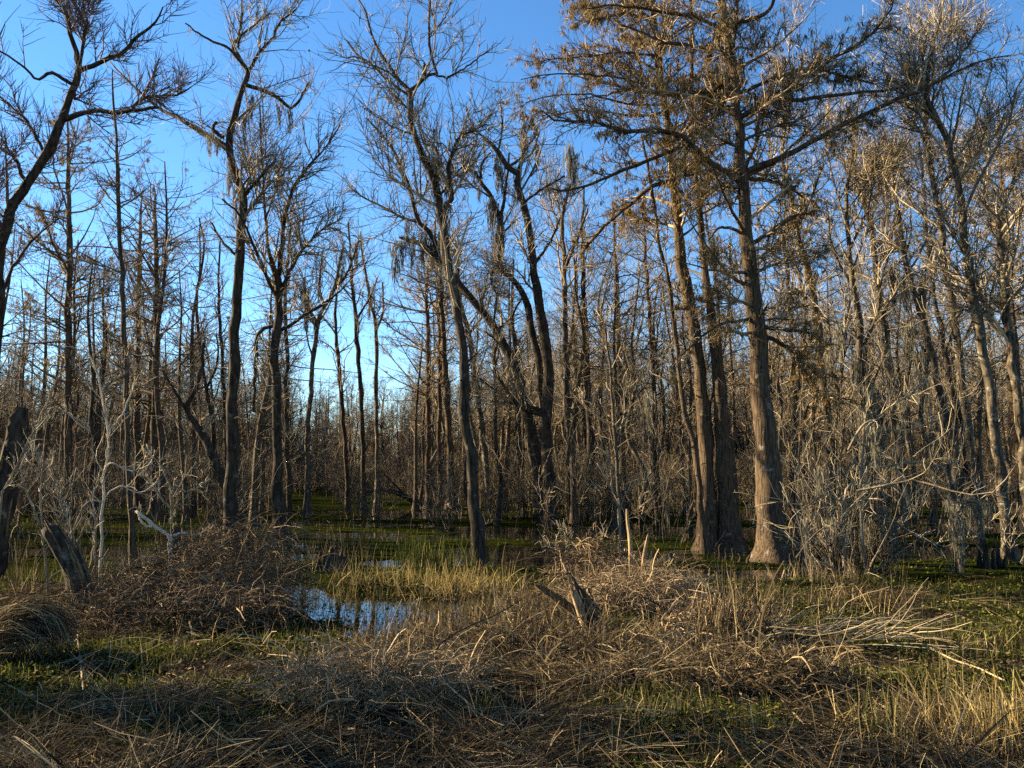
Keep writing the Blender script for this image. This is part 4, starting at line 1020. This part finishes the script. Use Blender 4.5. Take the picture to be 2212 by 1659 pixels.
bramble("briar_mound", "reddish briar patch in front of the splintered stump", "thicket", 3.7, 14.6, 1.1, 0.9, 0.45, 900, 606, 'vine_lit', 1.2, 6)
bramble("reed_mound", "raised tangled heap of dry reeds in front of the splintered stump", "mound", 0.55, 12.6, 2.1, 0.9, 0.5, 4200, 611, 'straw', 0.4, 30, loopy=0.2, r=0.0045)
bramble("reed_mound", "low tangled reed heap between the pool and the bottom edge", "mound", -1.3, 13.0, 1.5, 0.8, 0.42, 2400, 612, 'straw', 0.4, 20, loopy=0.2, r=0.0045)
bramble("reed_mound", "shadowy matted reed heap in the right foreground below the fallen branch", "mound", 2.9, 11.2, 1.6, 0.8, 0.35, 2200, 613, 'straw', 0.4, 8, loopy=0.2, r=0.0045)

def straw_arch():
    """grass bent right over into a rounded heap"""
    rng = np.random.default_rng(607); cx, cy = -7.35, 12.7; base = np.array([cx, cy, hz((cx, cy))]); root = empty("straw_mound", base)
    tag(root, "rounded bent-over grass mound with a bright rim at lower left", "mound"); n = 1500; K = 8
    s = 0.62 + 0.45 * rng.random(n); y0 = rng.normal(size=n) * 0.28; th0 = rng.random(n) * 0.9; th1 = th0 + 1.0 + 1.3 * rng.random(n)
    th = th0[:, None] + (th1 - th0)[:, None] * np.linspace(0, 1, K)
    k = s * np.sqrt(np.clip(1 - (y0 / 0.8) ** 2, 0.05, 1))
    P = np.stack([-0.62 * k[:, None] * np.cos(th), y0[:, None] + 0 * th, 0.82 * k[:, None] * np.sin(th)], -1) + np.cumsum(rng.normal(size=(n, K, 3)) * 0.04, axis=1) + rng.normal(size=(n, 1, 3)) * 0.05
    P[..., 2] = np.maximum(P[..., 2], -0.05)
    g = Geo(); ribbons(g, P, np.tile(np.linspace(0.006, 0.003, K), (n, 1)), rng=rng); part("blades", g.mesh("blades", M['straw'], False), root, "stuff")
straw_arch()
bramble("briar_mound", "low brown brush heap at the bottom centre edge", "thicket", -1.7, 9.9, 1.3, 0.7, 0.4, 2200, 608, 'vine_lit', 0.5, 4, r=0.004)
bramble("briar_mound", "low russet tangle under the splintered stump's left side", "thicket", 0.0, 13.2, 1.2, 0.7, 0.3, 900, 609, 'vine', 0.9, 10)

# ------------------------------------------------------------------ broken wood
def log_mesh(c, K=16, sides=14, seed=1, jag=0.0, mat='rot', mod=0.12):
    rng = np.random.default_rng(seed); T = catmull(c, K)
    ph = rng.random(4) * 6.28
    f = lambda th, P: 1 + mod * np.sin(3 * th + P[..., 2:3] * 4 + ph[0]) + mod * 0.7 * np.sin(7 * th + ph[1]) + 0.04 * np.sin(13 * th - P[..., 2:3] * 9 + ph[2])
    g = Geo(); tubes(g, T[None, :, :3], T[None, :, 3], sides, mod=f)
    if jag:                                            # torn splinters round the top
        n = 12; th = rng.random(n) * 6.28; tdir = unit(T[-1, :3] - T[-3, :3]); r = T[-1, 3]
        s1 = unit(np.cross(tdir, [0, 1, 0])); s2 = np.cross(tdir, s1)
        b = T[-1, :3] + (np.cos(th)[:, None] * s1 + np.sin(th)[:, None] * s2) * r * 0.8 - tdir * 0.08
        L = jag * (0.3 + rng.random(n)); P = np.stack([b, b + (tdir + rng.normal(size=(n, 3)) * 0.06) * (L * 0.5)[:, None], b + (tdir + rng.normal(size=(n, 3)) * 0.08) * L[:, None]], 1)
        tubes(g, P, np.tile([[r * 0.28, r * 0.18, r * 0.03]], (n, 1)), 4)
    return g.mesh("log", M[mat])

def log_thing(name, label, cat, pieces, D, seed, mat='rot'):
    """pieces: (part name, traced path, splinter length, material)"""
    rng = np.random.default_rng(seed); c0 = px_path(pieces[0][1], D); base = np.array([c0[0, 0], D, hz((c0[0, 0], D))])
    root = empty(name, base); tag(root, label, cat)
    for i, (pn, s, jag, m) in enumerate(pieces):
        c = px_path(s, D, rng, 0.0 if i == 0 else rng.normal() * 0.15); c[:, :3] -= base
        if i == 0: c = np.concatenate([[c[0] + (c[0] - c[1]) * np.array([.3, .3, .3, 0])], c])
        part(pn, log_mesh(c, seed=seed + i, jag=jag, mat=m, mod=0.2 if jag > 0.2 else 0.12), root)
        if jag > 0.2:                                  # torn slabs standing proud of the log
            T = catmull(c, 12); ns = 9
            for k in range(ns):
                th = rng.random() * 6.28; i0 = rng.integers(1, 6); i1 = min(11, i0 + rng.integers(4, 8)); S = T[i0:i1 + 1].copy()
                S[:, 0] += np.cos(th) * S[:, 3] * 0.85; S[:, 1] += np.sin(th) * S[:, 3] * 0.85; S[:, 2] += np.linspace(0, jag * rng.random(), len(S)); S[:, :3] += rng.normal(size=(len(S), 3)) * 0.012
                S[:, 3] *= np.linspace(0.3, 0.05, len(S)) * (0.6 + 0.7 * rng.random())
                part("splinter", log_mesh(S, K=7, sides=5, seed=seed + 50 + k, mat='rot'), root)
    return root

log_thing("broken_log", "thick dark broken log leaning left, its left edge sunlit", "log",
          [("trunk", "192,1352,52 178,1290,48 160,1235,44 135,1185,40 112,1150,32 102,1138,22", 0.32, 'dark'), ("bark_strip", "178,1350,7 160,1280,8 140,1225,7 118,1175,5", 0, 'rot')], 16.6, 701)
log_thing("leaning_snag", "dark reddish leaning snag cut by the left edge of the picture", "snag",
          [("trunk", "-22,1240,46 -6,1150,44 12,1050,40 30,960,36 44,900,32 48,882,26", 0.25, 'dark')], 21.0, 702)
log_thing("splintered_stump", "orange splintered stump leaning left with a tall broken spike", "stump",
          [("trunk", "1310,1398,42 1290,1360,38 1270,1320,33 1250,1285,26 1238,1260,14", 0.3, 'dark'), ("sunlit_side", "1282,1402,17 1265,1350,18 1250,1310,17 1238,1275,12", 0.3, 'stake'),  # orange strip on the left paints the trunk's sunlit side
           ("spike", "1244,1272,8 1230,1245,7 1220,1222,6 1212,1208,4", 0, 'stake'), ("prop_stick", "1330,1388,6 1318,1370,6 1305,1345,5", 0, 'pale')], 14.2, 703)
log_thing("splintered_stump", "second torn slab crossing left of the orange stump", "stump",
          [("trunk", "1272,1352,15 1240,1322,17 1210,1300,15 1180,1278,11 1155,1262,5", 0.22, 'rot')], 14.6, 704)
log_thing("broken_stake", "taller of two broken orange-barked stakes above the briar mound", "stake", [("stem", "1369,1300,9 1363,1240,9 1362,1180,8 1356,1130,7 1354,1100,5", 0.09, 'stake')], 18.6, 705)
log_thing("broken_stake", "shorter right-leaning broken stake with a pale torn tip", "stake", [("stem", "1378,1300,9 1387,1240,8 1393,1190,8 1401,1156,6", 0.08, 'stake')], 18.2, 706)
log_thing("broken_stake", "short snapped stick poking from the briar mound's right side", "stake", [("stem", "1655,1392,11 1640,1350,10 1628,1310,9 1624,1295,7", 0.05, 'rot')], 16.0, 707)
log_thing("tree_stump", "small dark stump rising behind the big brown vine mound", "stump", [("trunk", "378,1215,24 378,1176,20 382,1150,16 384,1138,10", 0.12, 'dark')], 22.0, 708)
log_thing("tree_stump", "wide low black stump cluster in the water left of the pool's grass bar", "stump",
          [("trunk", "722,1236,52 722,1215,44 724,1200,36", 0.25, 'dark'), ("knee", "690,1238,16 690,1210,10 691,1192,4", 0, 'dark'), ("knee", "748,1236,14 748,1212,9 748,1200,4", 0, 'dark')], 25.0, 709)
log_thing("fallen_log", "dark log lying across the far water below the three thin trunks", "log", [("trunk", "905,1088,15 880,1075,13 850,1062,10 815,1058,8 780,1066,5", 0, 'dark'), ("branch", "880,1076,6 845,1040,4 825,1020,3", 0, 'dark')], 62.0, 710)

def knees(spots, label, D, seed):
    rng = np.random.default_rng(seed); grp = "cypress knees " + label.split(",")[0]
    pos = ["leftmost", "second from left", "middle", "second from right", "rightmost"] if len(spots) == 5 else ["leftmost", "rightmost", "middle"]
    for (u, v, h, w), which in zip(spots, pos):
        p = ground_at(u, v); Dk = p[1]; hh = h * Dk / F; ww = 0.5 * w * Dk / F
        c = np.array([[0, 0, -0.2, ww * 1.2], [0, 0, 0, ww * 1.0], [rng.normal() * 0.03, 0, hh * 0.5, ww * 0.6], [rng.normal() * 0.05, 0, hh * 0.85, ww * 0.38], [rng.normal() * 0.05, 0, hh, ww * 0.25]])
        o = part("cypress_knee", log_mesh(c, K=8, sides=9, seed=int(u), mat='dark'), None)
        o.location = (p[0], p[1], 0); tag(o, which + " of the dark cypress knees " + label, "cypress knee", grp)
knees([(1556, 1205, 30, 9), (1568, 1210, 24, 8), (1583, 1213, 28, 9), (1596, 1216, 20, 8), (1615, 1218, 24, 8)], "between the straight and biggest cypresses", 27, 801)
knees([(1710, 1222, 26, 9), (1728, 1226, 34, 10), (1745, 1232, 22, 8), (1770, 1228, 40, 11), (1788, 1238, 24, 9)], "at the right foot of the biggest cypress", 26, 802)
knees([(2118, 1228, 40, 16), (2132, 1230, 62, 17), (2148, 1230, 44, 14), (2160, 1226, 50, 15), (2172, 1230, 28, 12)], "clustered in water near the right edge", 25, 803)
knees([(1876, 1262, 36, 9), (1900, 1268, 22, 8), (1893, 1264, 18, 14)], "at the green water's edge below the arching shrub", 21, 804)

# ------------------------------------------------------------------ grasses, reeds, litter
def tussock(name, label, cat, u, v, n, L, mat, seed, spread=0.35, tilt=0.5, droop=0.12, w=0.006, az=None, azs=3.14, D=None, wig=0.08, pname="blades", K=5):
    rng = np.random.default_rng(seed); p = ground_at(u, v, 0.12) if D is None else at(u, v, D)
    base = np.array([p[0], p[1], hz(p) - 0.02]); root = empty(name, base); tag(root, label, cat)
    b = rng.normal(size=(n, 3)) * np.array([spread, spread * 0.8, 0])
    b[:, 2] = height(b[:, 0] + base[0], b[:, 1] + base[1]) - base[2]
    b[:, 2] = np.maximum(b[:, 2], -0.05)
    a = (0 if az is None else az) + (rng.random(n) * 2 - 1) * azs
    P = stalks(rng, b, a, np.abs(tilt * (0.3 + rng.normal(size=n) * 0.6)), L * (0.4 + 0.9 * rng.random(n)), droop, wig=wig, K=K)
    W = (w * (0.5 + rng.random(n)))[:, None] * np.linspace(1, 0.3, K)[None, :]
    g = Geo(); ribbons(g, P, W, rng=rng); part(pname, g.mesh(pname, M[mat], False), root, "stuff")
    return root

tussock("reed_clump", "grey-brown upright broken reeds right of the pool", "reeds", 1000, 1400, 900, 0.5, 'straw', 901, 0.75, 0.45, 0.03, 0.007)
tussock("reed_clump", "pale straw clump on the pool's near lip", "reeds", 895, 1408, 420, 0.45, 'straw', 902, 0.4, 0.7, 0.06, 0.007)
tussock("reed_clump", "dense brown reeds along the pool's right bank", "reeds", 1105, 1360, 800, 0.55, 'straw', 903, 0.7, 0.35, 0.04, 0.006)
tussock("reed_clump", "sparse thin reeds standing in the pool itself", "reeds", 780, 1345, 420, 0.5, 'straw', 917, 0.9, 0.5, 0.05, 0.006, D=17.2)
tussock("reed_clump", "grey reeds left of the splintered stump, tips in shade", "reeds", 1150, 1425, 700, 0.45, 'straw', 904, 0.7, 0.4, 0.04, 0.006)
tussock("reed_clump", "pale reeds sweeping left beside the briar mound's right flank", "reeds", 1575, 1400, 520, 1.1, 'straw', 905, 0.4, 0.6, 0.06, 0.006, az=0.4, azs=0.9)
tussock("reed_clump", "straw tuft at the green strip's near edge on the right", "reeds", 1840, 1322, 420, 0.55, 'straw', 906, 0.9, 0.8, 0.09, 0.006)
tussock("grass_tuft", "bright yellow-green grass blades at the bottom right corner", "grass", 2160, 1660, 260, 0.6, 'straw_gold', 907, 0.35, 0.4, 0.06, 0.008)
tussock("grass_tuft", "golden dead grass at the bottom edge right of centre", "grass", 1990, 1658, 420, 0.45, 'straw_gold', 908, 0.5, 0.9, 0.12, 0.006)
tussock("grass_tuft", "few upright green blades at the bottom edge, lower right", "grass", 1898, 1658, 30, 0.55, 'grass', 909, 0.10, 0.2, 0.03, 0.011)
tussock("grass_tuft", "tall dark green sedge tuft in the water beyond the grass bar", "grass", 900, 1206, 200, 0.85, 'grass', 910, 0.5, 0.22, 0.03, 0.014)
tussock("grass_tuft", "thin sedge blades right of the tall dark green tuft", "grass", 975, 1210, 160, 0.95, 'grass', 911, 0.7, 0.25, 0.03, 0.012)
tussock("green_sprig", "little bright green leafy sprig at the bottom centre", "plant", 1040, 1608, 70, 0.32, 'grass', 912, 0.06, 0.7, 0.08, 0.012)
tussock("grass_tuft", "tan grass tussock glowing on the right end of the grass bar", "grass", 995, 1278, 500, 0.6, 'straw_gold', 913, 0.6, 0.8, 0.12, 0.008)
tussock("grass_tuft", "tan grass on the left end of the sunlit bar", "grass", 780, 1275, 600, 0.5, 'straw_gold', 914, 0.9, 0.9, 0.14, 0.008)
tussock("reed_clump", "reddish dry weeds at the dark water's edge before the biggest cypress", "reeds", 1760, 1258, 260, 0.5, 'vine_lit', 915, 0.9, 0.8, 0.05, 0.006)
tussock("reed_clump", "straw clump in the lower right foreground", "reeds", 2130, 1420, 260, 0.35, 'straw', 916, 0.6, 0.9, 0.12, 0.006)

def bent_bundle():
    """the fallen bleached branch with its long curved shoots"""
    rng = np.random.default_rng(951); p = ground_at(1660, 1408, 0.2); base = np.array([p[0], p[1], hz(p)])
    root = empty("fallen_branch", base); tag(root, "bleached fallen branch with long curved shoots lying on the green bank", "branch")
    D = p[1]
    main = ["1640,1412,9 1680,1402,9 1730,1396,8 1790,1404,6 1850,1412,4 1940,1410,3", "1655,1402,7 1700,1388,7 1760,1384,6 1830,1392,5 1900,1398,3 1980,1402,2", "1700,1392,7 1750,1378,6 1790,1368,5 1800,1364,3", "1690,1400,5 1760,1425,4 1840,1434,3 1930,1440,2"]
    S = np.array([catmull(px_path(s, D + 0.25 * i), 10) for i, s in enumerate(main)]); S[:, :, :3] -= base
    for i in range(len(S)):
        g = Geo(); tubes(g, S[i:i + 1, :, :3], S[i:i + 1, :, 3], 7); part("stem", g.mesh("stem", M['pale' if i != 2 else 'dark']), root)
    n = 95; b = np.stack([rng.random(n) * 2.4 - 0.1, rng.random(n) * 1.3 - 0.3, 0.12 + 0.25 * rng.random(n)], 1)
    P = stalks(rng, b, rng.normal(size=n) * 0.3 - 0.05, 1.42 + rng.normal(size=n) * 0.12, 0.3 + 1.5 * rng.random(n), 0.03, K=8, wig=0.15)
    g = Geo(); tubes(g, P, np.linspace(0.010, 0.003, 8)[None, :] * (0.4 + 0.9 * rng.random(n))[:, None], 4); part("shoots", g.mesh("shoots", M['cane']), root, "stuff")
bent_bundle()

def cane(label, s, D, seed, name="fallen_cane", mat='cane', cat="cane"):
    c = px_path(s, D); 
    c[:, 1] = np.array([ground_at(u, v, 0.3)[1] for u, v, _ in parse(s)])
    c = np.array([[*at(u, v, y), 0.5 * w * y / F] for (u, v, w), y in zip(parse(s), c[:, 1])])
    b = c[0, :3].copy(); T = catmull(c, 14); T[:, :3] -= b
    g = Geo(); tubes(g, T[None, :, :3], T[None, :, 3], 6); o = part(name, g.mesh(name, M[mat])); o.location = b; tag(o, label, cat)
cane("long pale curved cane running down to the bottom edge from the stump", "1268,1398,4 1240,1440,5 1212,1490,5 1205,1530,6 1212,1580,7 1224,1625,7 1236,1670,8", 13, 1)
cane("pale straight cane slanting down-right in the right foreground", "1618,1415,5 1660,1480,5 1705,1530,5 1750,1580,6", 12, 2)
cane("thin pale stem lying on the far right green bank", "2010,1400,4 2060,1425,4 2110,1442,4 2170,1470,4", 14, 3)
cane("upright pale reed stem before the bent-over mound at left", "188,1568,6 183,1520,5 176,1450,4 167,1372,3", 12, 4)
cane("short pale reed stem at the bottom edge left", "306,1672,7 314,1620,6 326,1560,5", 10, 5)
cane("fallen pale stick in the left centre foreground", "440,1580,3 470,1600,4 520,1612,4 560,1640,5", 10, 6)
cane("long thin stick crossing low at bottom right", "1900,1520,4 1960,1560,5 2010,1600,5 2060,1650,6", 10, 7)
cane("dark fallen limb lying diagonally below the splintered stump", "1320,1400,7 1250,1470,10 1180,1530,12 1110,1560,12 1030,1600,9", 12, 8, name="fallen_limb", mat='dark', cat="branch")
cane("grey fallen stick beside the dark diagonal limb", "1262,1410,4 1230,1440,6 1190,1470,6 1150,1500,5", 12, 9, name="fallen_limb", mat='gum', cat="branch")

def scatter(rng, n, d0, d1, s0=-0.78, s1=0.72):
    y = 1 / (1 / d1 + (1 / d0 - 1 / d1) * rng.random(n)); x = (s0 + (s1 - s0) * rng.random(n)) * y
    return x, y

def litter():
    rng = np.random.default_rng(960); g = Geo()
    x, y = scatter(rng, 135000, 6.6, 23.5)
    keep = bank_mask(x, y) > 0.5
    gr = green_on_bank(x, y); keep &= rng.random(len(x)) > gr * 0.88
    dens = sstep(0.43, 0.60, fbm(x * 0.9 + 3, y * 0.9 + 8, 4)); keep &= rng.random(len(x)) < 0.32 + 0.68 * dens
    x, y = x[keep], y[keep]; n = len(x); z = height(x, y)
    az = 6.28 * (fbm(x * 0.28 + 60, y * 0.28 + 2, 3) - 0.5) * 1.6 - 0.25 + rng.normal(size=n) * 0.45
    az = np.where(rng.random(n) < 0.25, az + 3.14, az)
    tilt = 1.42 + rng.normal(size=n) * 0.15
    # two thirds of the straw lies combed in clumps
    cx, cy = scatter(rng, 900, 6.6, 23); ca = rng.normal(size=900) * 0.9 + np.where(rng.random(900) < 0.5, 0, 3.14); cl = 0.6 + 0.8 * rng.random(900)
    pick = rng.integers(0, 900, n); near = np.zeros(n, int)
    for s0 in range(0, n, 4000):
        s1 = min(n, s0 + 4000); near[s0:s1] = np.argmin((x[s0:s1, None] - cx) ** 2 + (y[s0:s1, None] - cy) ** 2, axis=1)
    cm = rng.random(n) < 0.7
    az = np.where(cm, ca[near] + rng.normal(size=n) * 0.28, az); tilt = np.where(cm, 1.33 + rng.normal(size=n) * 0.2, tilt)
    L = (0.14 + 0.8 * rng.random(n) ** 2.2) * np.where(cm, cl[near], 1.0)
    P = stalks(rng, np.stack([x, y, z + 0.16 * rng.random(n) ** 2 * dens[keep]], 1), az, tilt, L, 0.05, K=4, wig=0.12, floor=-0.03)
    W = (0.002 + 0.004 * rng.random(n) ** 2 + 0.006 * (rng.random(n) > 0.92))[:, None] * np.linspace(1, 0.45, 4)[None, :]
    ribbons(g, P, W, rng=rng)
    tag(part("reed_litter", g.mesh("reed_litter", M['straw'], False)), "flattened dead reeds and straw matting the near bank", "reeds", kind="stuff")
    # taller dead stems still standing here and there
    g = Geo(); x, y = scatter(rng, 10000, 7, 22); n0 = fbm(x * 0.7 + 90, y * 0.7, 3)
    keep = (bank_mask(x, y) > 0.6) & (n0 > 0.54) & ~((y > 17.5) & (x > 1.2)); x, y = x[keep], y[keep]; n = len(x)
    P = stalks(rng, np.stack([x, y, height(x, y)], 1), rng.random(n) * 6.28, np.abs(rng.normal(size=n) * 0.5), 0.15 + 0.45 * rng.random(n) ** 2, 0.06, K=4)
    ribbons(g, P, np.tile(np.linspace(0.005, 0.002, 4), (n, 1)), rng=rng)
    tag(part("standing_dead_stems", g.mesh("standing_dead_stems", M['straw'], False)), "short dead stems standing among the flattened reeds", "reeds", kind="stuff")

def debris():
    """rotting leaf flakes and broken bits pressed into the mud"""
    rng = np.random.default_rng(965); g = Geo(); x, y = scatter(rng, 42000, 6.8, 21); keep = (bank_mask(x, y) > 0.4); x, y = x[keep], y[keep]; n = len(x)
    nrm = unit(np.stack([rng.normal(size=n) * 0.7, rng.normal(size=n) * 0.7, np.ones(n)], 1)); a = unit(np.cross(nrm, rng.normal(size=(n, 3)))); c = np.cross(nrm, a)
    C = np.stack([x, y, height(x, y) + 0.015 + 0.04 * rng.random(n) ** 2], 1); s = (0.015 + 0.04 * rng.random(n) ** 2)[:, None]; t = s * (0.25 + 0.5 * rng.random(n))[:, None]
    g.add(np.stack([C + a * s, C + c * t, C - a * s, C - c * t], 1), np.arange(n * 4).reshape(-1, 4))
    tag(part("leaf_litter", g.mesh("leaf_litter", M['debris'], False)), "rotting brown leaf bits strewn over the near bank", "leaf litter", kind="stuff")
debris()

def green_stuff():
    rng = np.random.default_rng(970); g = Geo()
    x, y = scatter(rng, 190000, 7, 75); b = bank_mask(x, y); gb = green_on_bank(x, y); mm = mat_mask(x, y)
    dw = (0.10 + 0.35 * (y < 20.5)) * sstep(0.46, 0.56, fbm(x * 0.7 + 90, y * 1.2 + 40, 4)) * (y < 60)
    p = np.where(b > 0.5, gb, dw + mm * (0.35 + 0.65 * sstep(0.4, 0.6, fbm(x * 0.8 + 5, y * 1.4, 3))))
    keep = rng.random(len(x)) < p; x, y = x[keep], y[keep]; n = len(x); z = np.maximum(height(x, y), 0.0) + 0.01 + 0.05 * rng.random(n) ** 2 * (1 + (bank_mask(x, y) > 0.5))
    s = (0.012 + 0.02 * rng.random(n)) * (1 + 0.012 * y)
    nrm = unit(np.stack([rng.normal(size=n) * 0.5, rng.normal(size=n) * 0.5, np.ones(n)], 1)); a = unit(np.cross(nrm, rng.normal(size=(n, 3)))); c = np.cross(nrm, a)
    C = np.stack([x, y, z], 1); s = s[:, None]
    V = np.stack([C + a * s, C + c * s * 0.8, C - a * s, C - c * s * 0.8], 1).reshape(-1, 3)
    g.add(V, np.arange(n * 4).reshape(-1, 4))
    tag(part("floating_plants", g.mesh("floating_plants", M['float'], False)), "small green floating leaves matting the water and wet bank", "water plants", kind="stuff")
    g = Geo(); x, y = scatter(rng, 90000, 9, 60); b = bank_mask(x, y); n0 = fbm(x * 0.9 + 31, y * 1.3 + 4, 4)
    p = np.where(b > 0.5, green_on_bank(x, y) * sstep(0.44, 0.56, n0), mat_mask(x, y) * sstep(0.50, 0.62, n0))
    keep = rng.random(len(x)) < p; x, y = x[keep], y[keep]; n = len(x)
    P = stalks(rng, np.stack([x, y, np.maximum(height(x, y), 0) - 0.01], 1), rng.random(n) * 6.28, np.abs(rng.normal(size=n) * 0.35), (0.05 + 0.16 * rng.random(n) ** 1.5) * (1 + 0.008 * y), 0.10, K=3)
    ribbons(g, P, (0.004 + 0.004 * rng.random(n))[:, None] * np.array([[1, 0.8, 0.2]]) * (1 + 0.01 * y)[:, None], rng=rng)
    tag(part("marsh_grass", g.mesh("marsh_grass", M['grass'], False)), "short marsh grass sprouting from the green mats", "grass", kind="stuff")
    # dead reeds standing on the left behind the thicket and among the trunks
    g = Geo(); x, y = scatter(rng, 26000, 18, 55); n0 = fbm(x * 0.4 + 11, y * 0.4 + 44, 4); lf = sstep(-3, -8, x); n0 = n0 - 0.2 * (x > 0.5) * (y < 32)
    keep = (rng.random(len(x)) < sstep(0.52, 0.62, n0 + 0.10 * lf) * (0.25 + 0.75 * lf)) & (mat_mask(x, y) + bank_mask(x, y) > 0.5); x, y = x[keep], y[keep]; n = len(x)
    P = stalks(rng, np.stack([x, y, np.full(n, -0.02)], 1), rng.random(n) * 6.28, np.abs(rng.normal(size=n) * 0.3), 0.3 + 0.7 * rng.random(n), 0.04, K=4)
    ribbons(g, P, np.tile(np.linspace(0.007, 0.003, 4), (n, 1)), rng=rng)
    tag(part("standing_reeds", g.mesh("standing_reeds", M['straw'], False)), "thin brown reeds standing among the swamp trunks", "reeds", kind="stuff")
litter()
green_stuff()
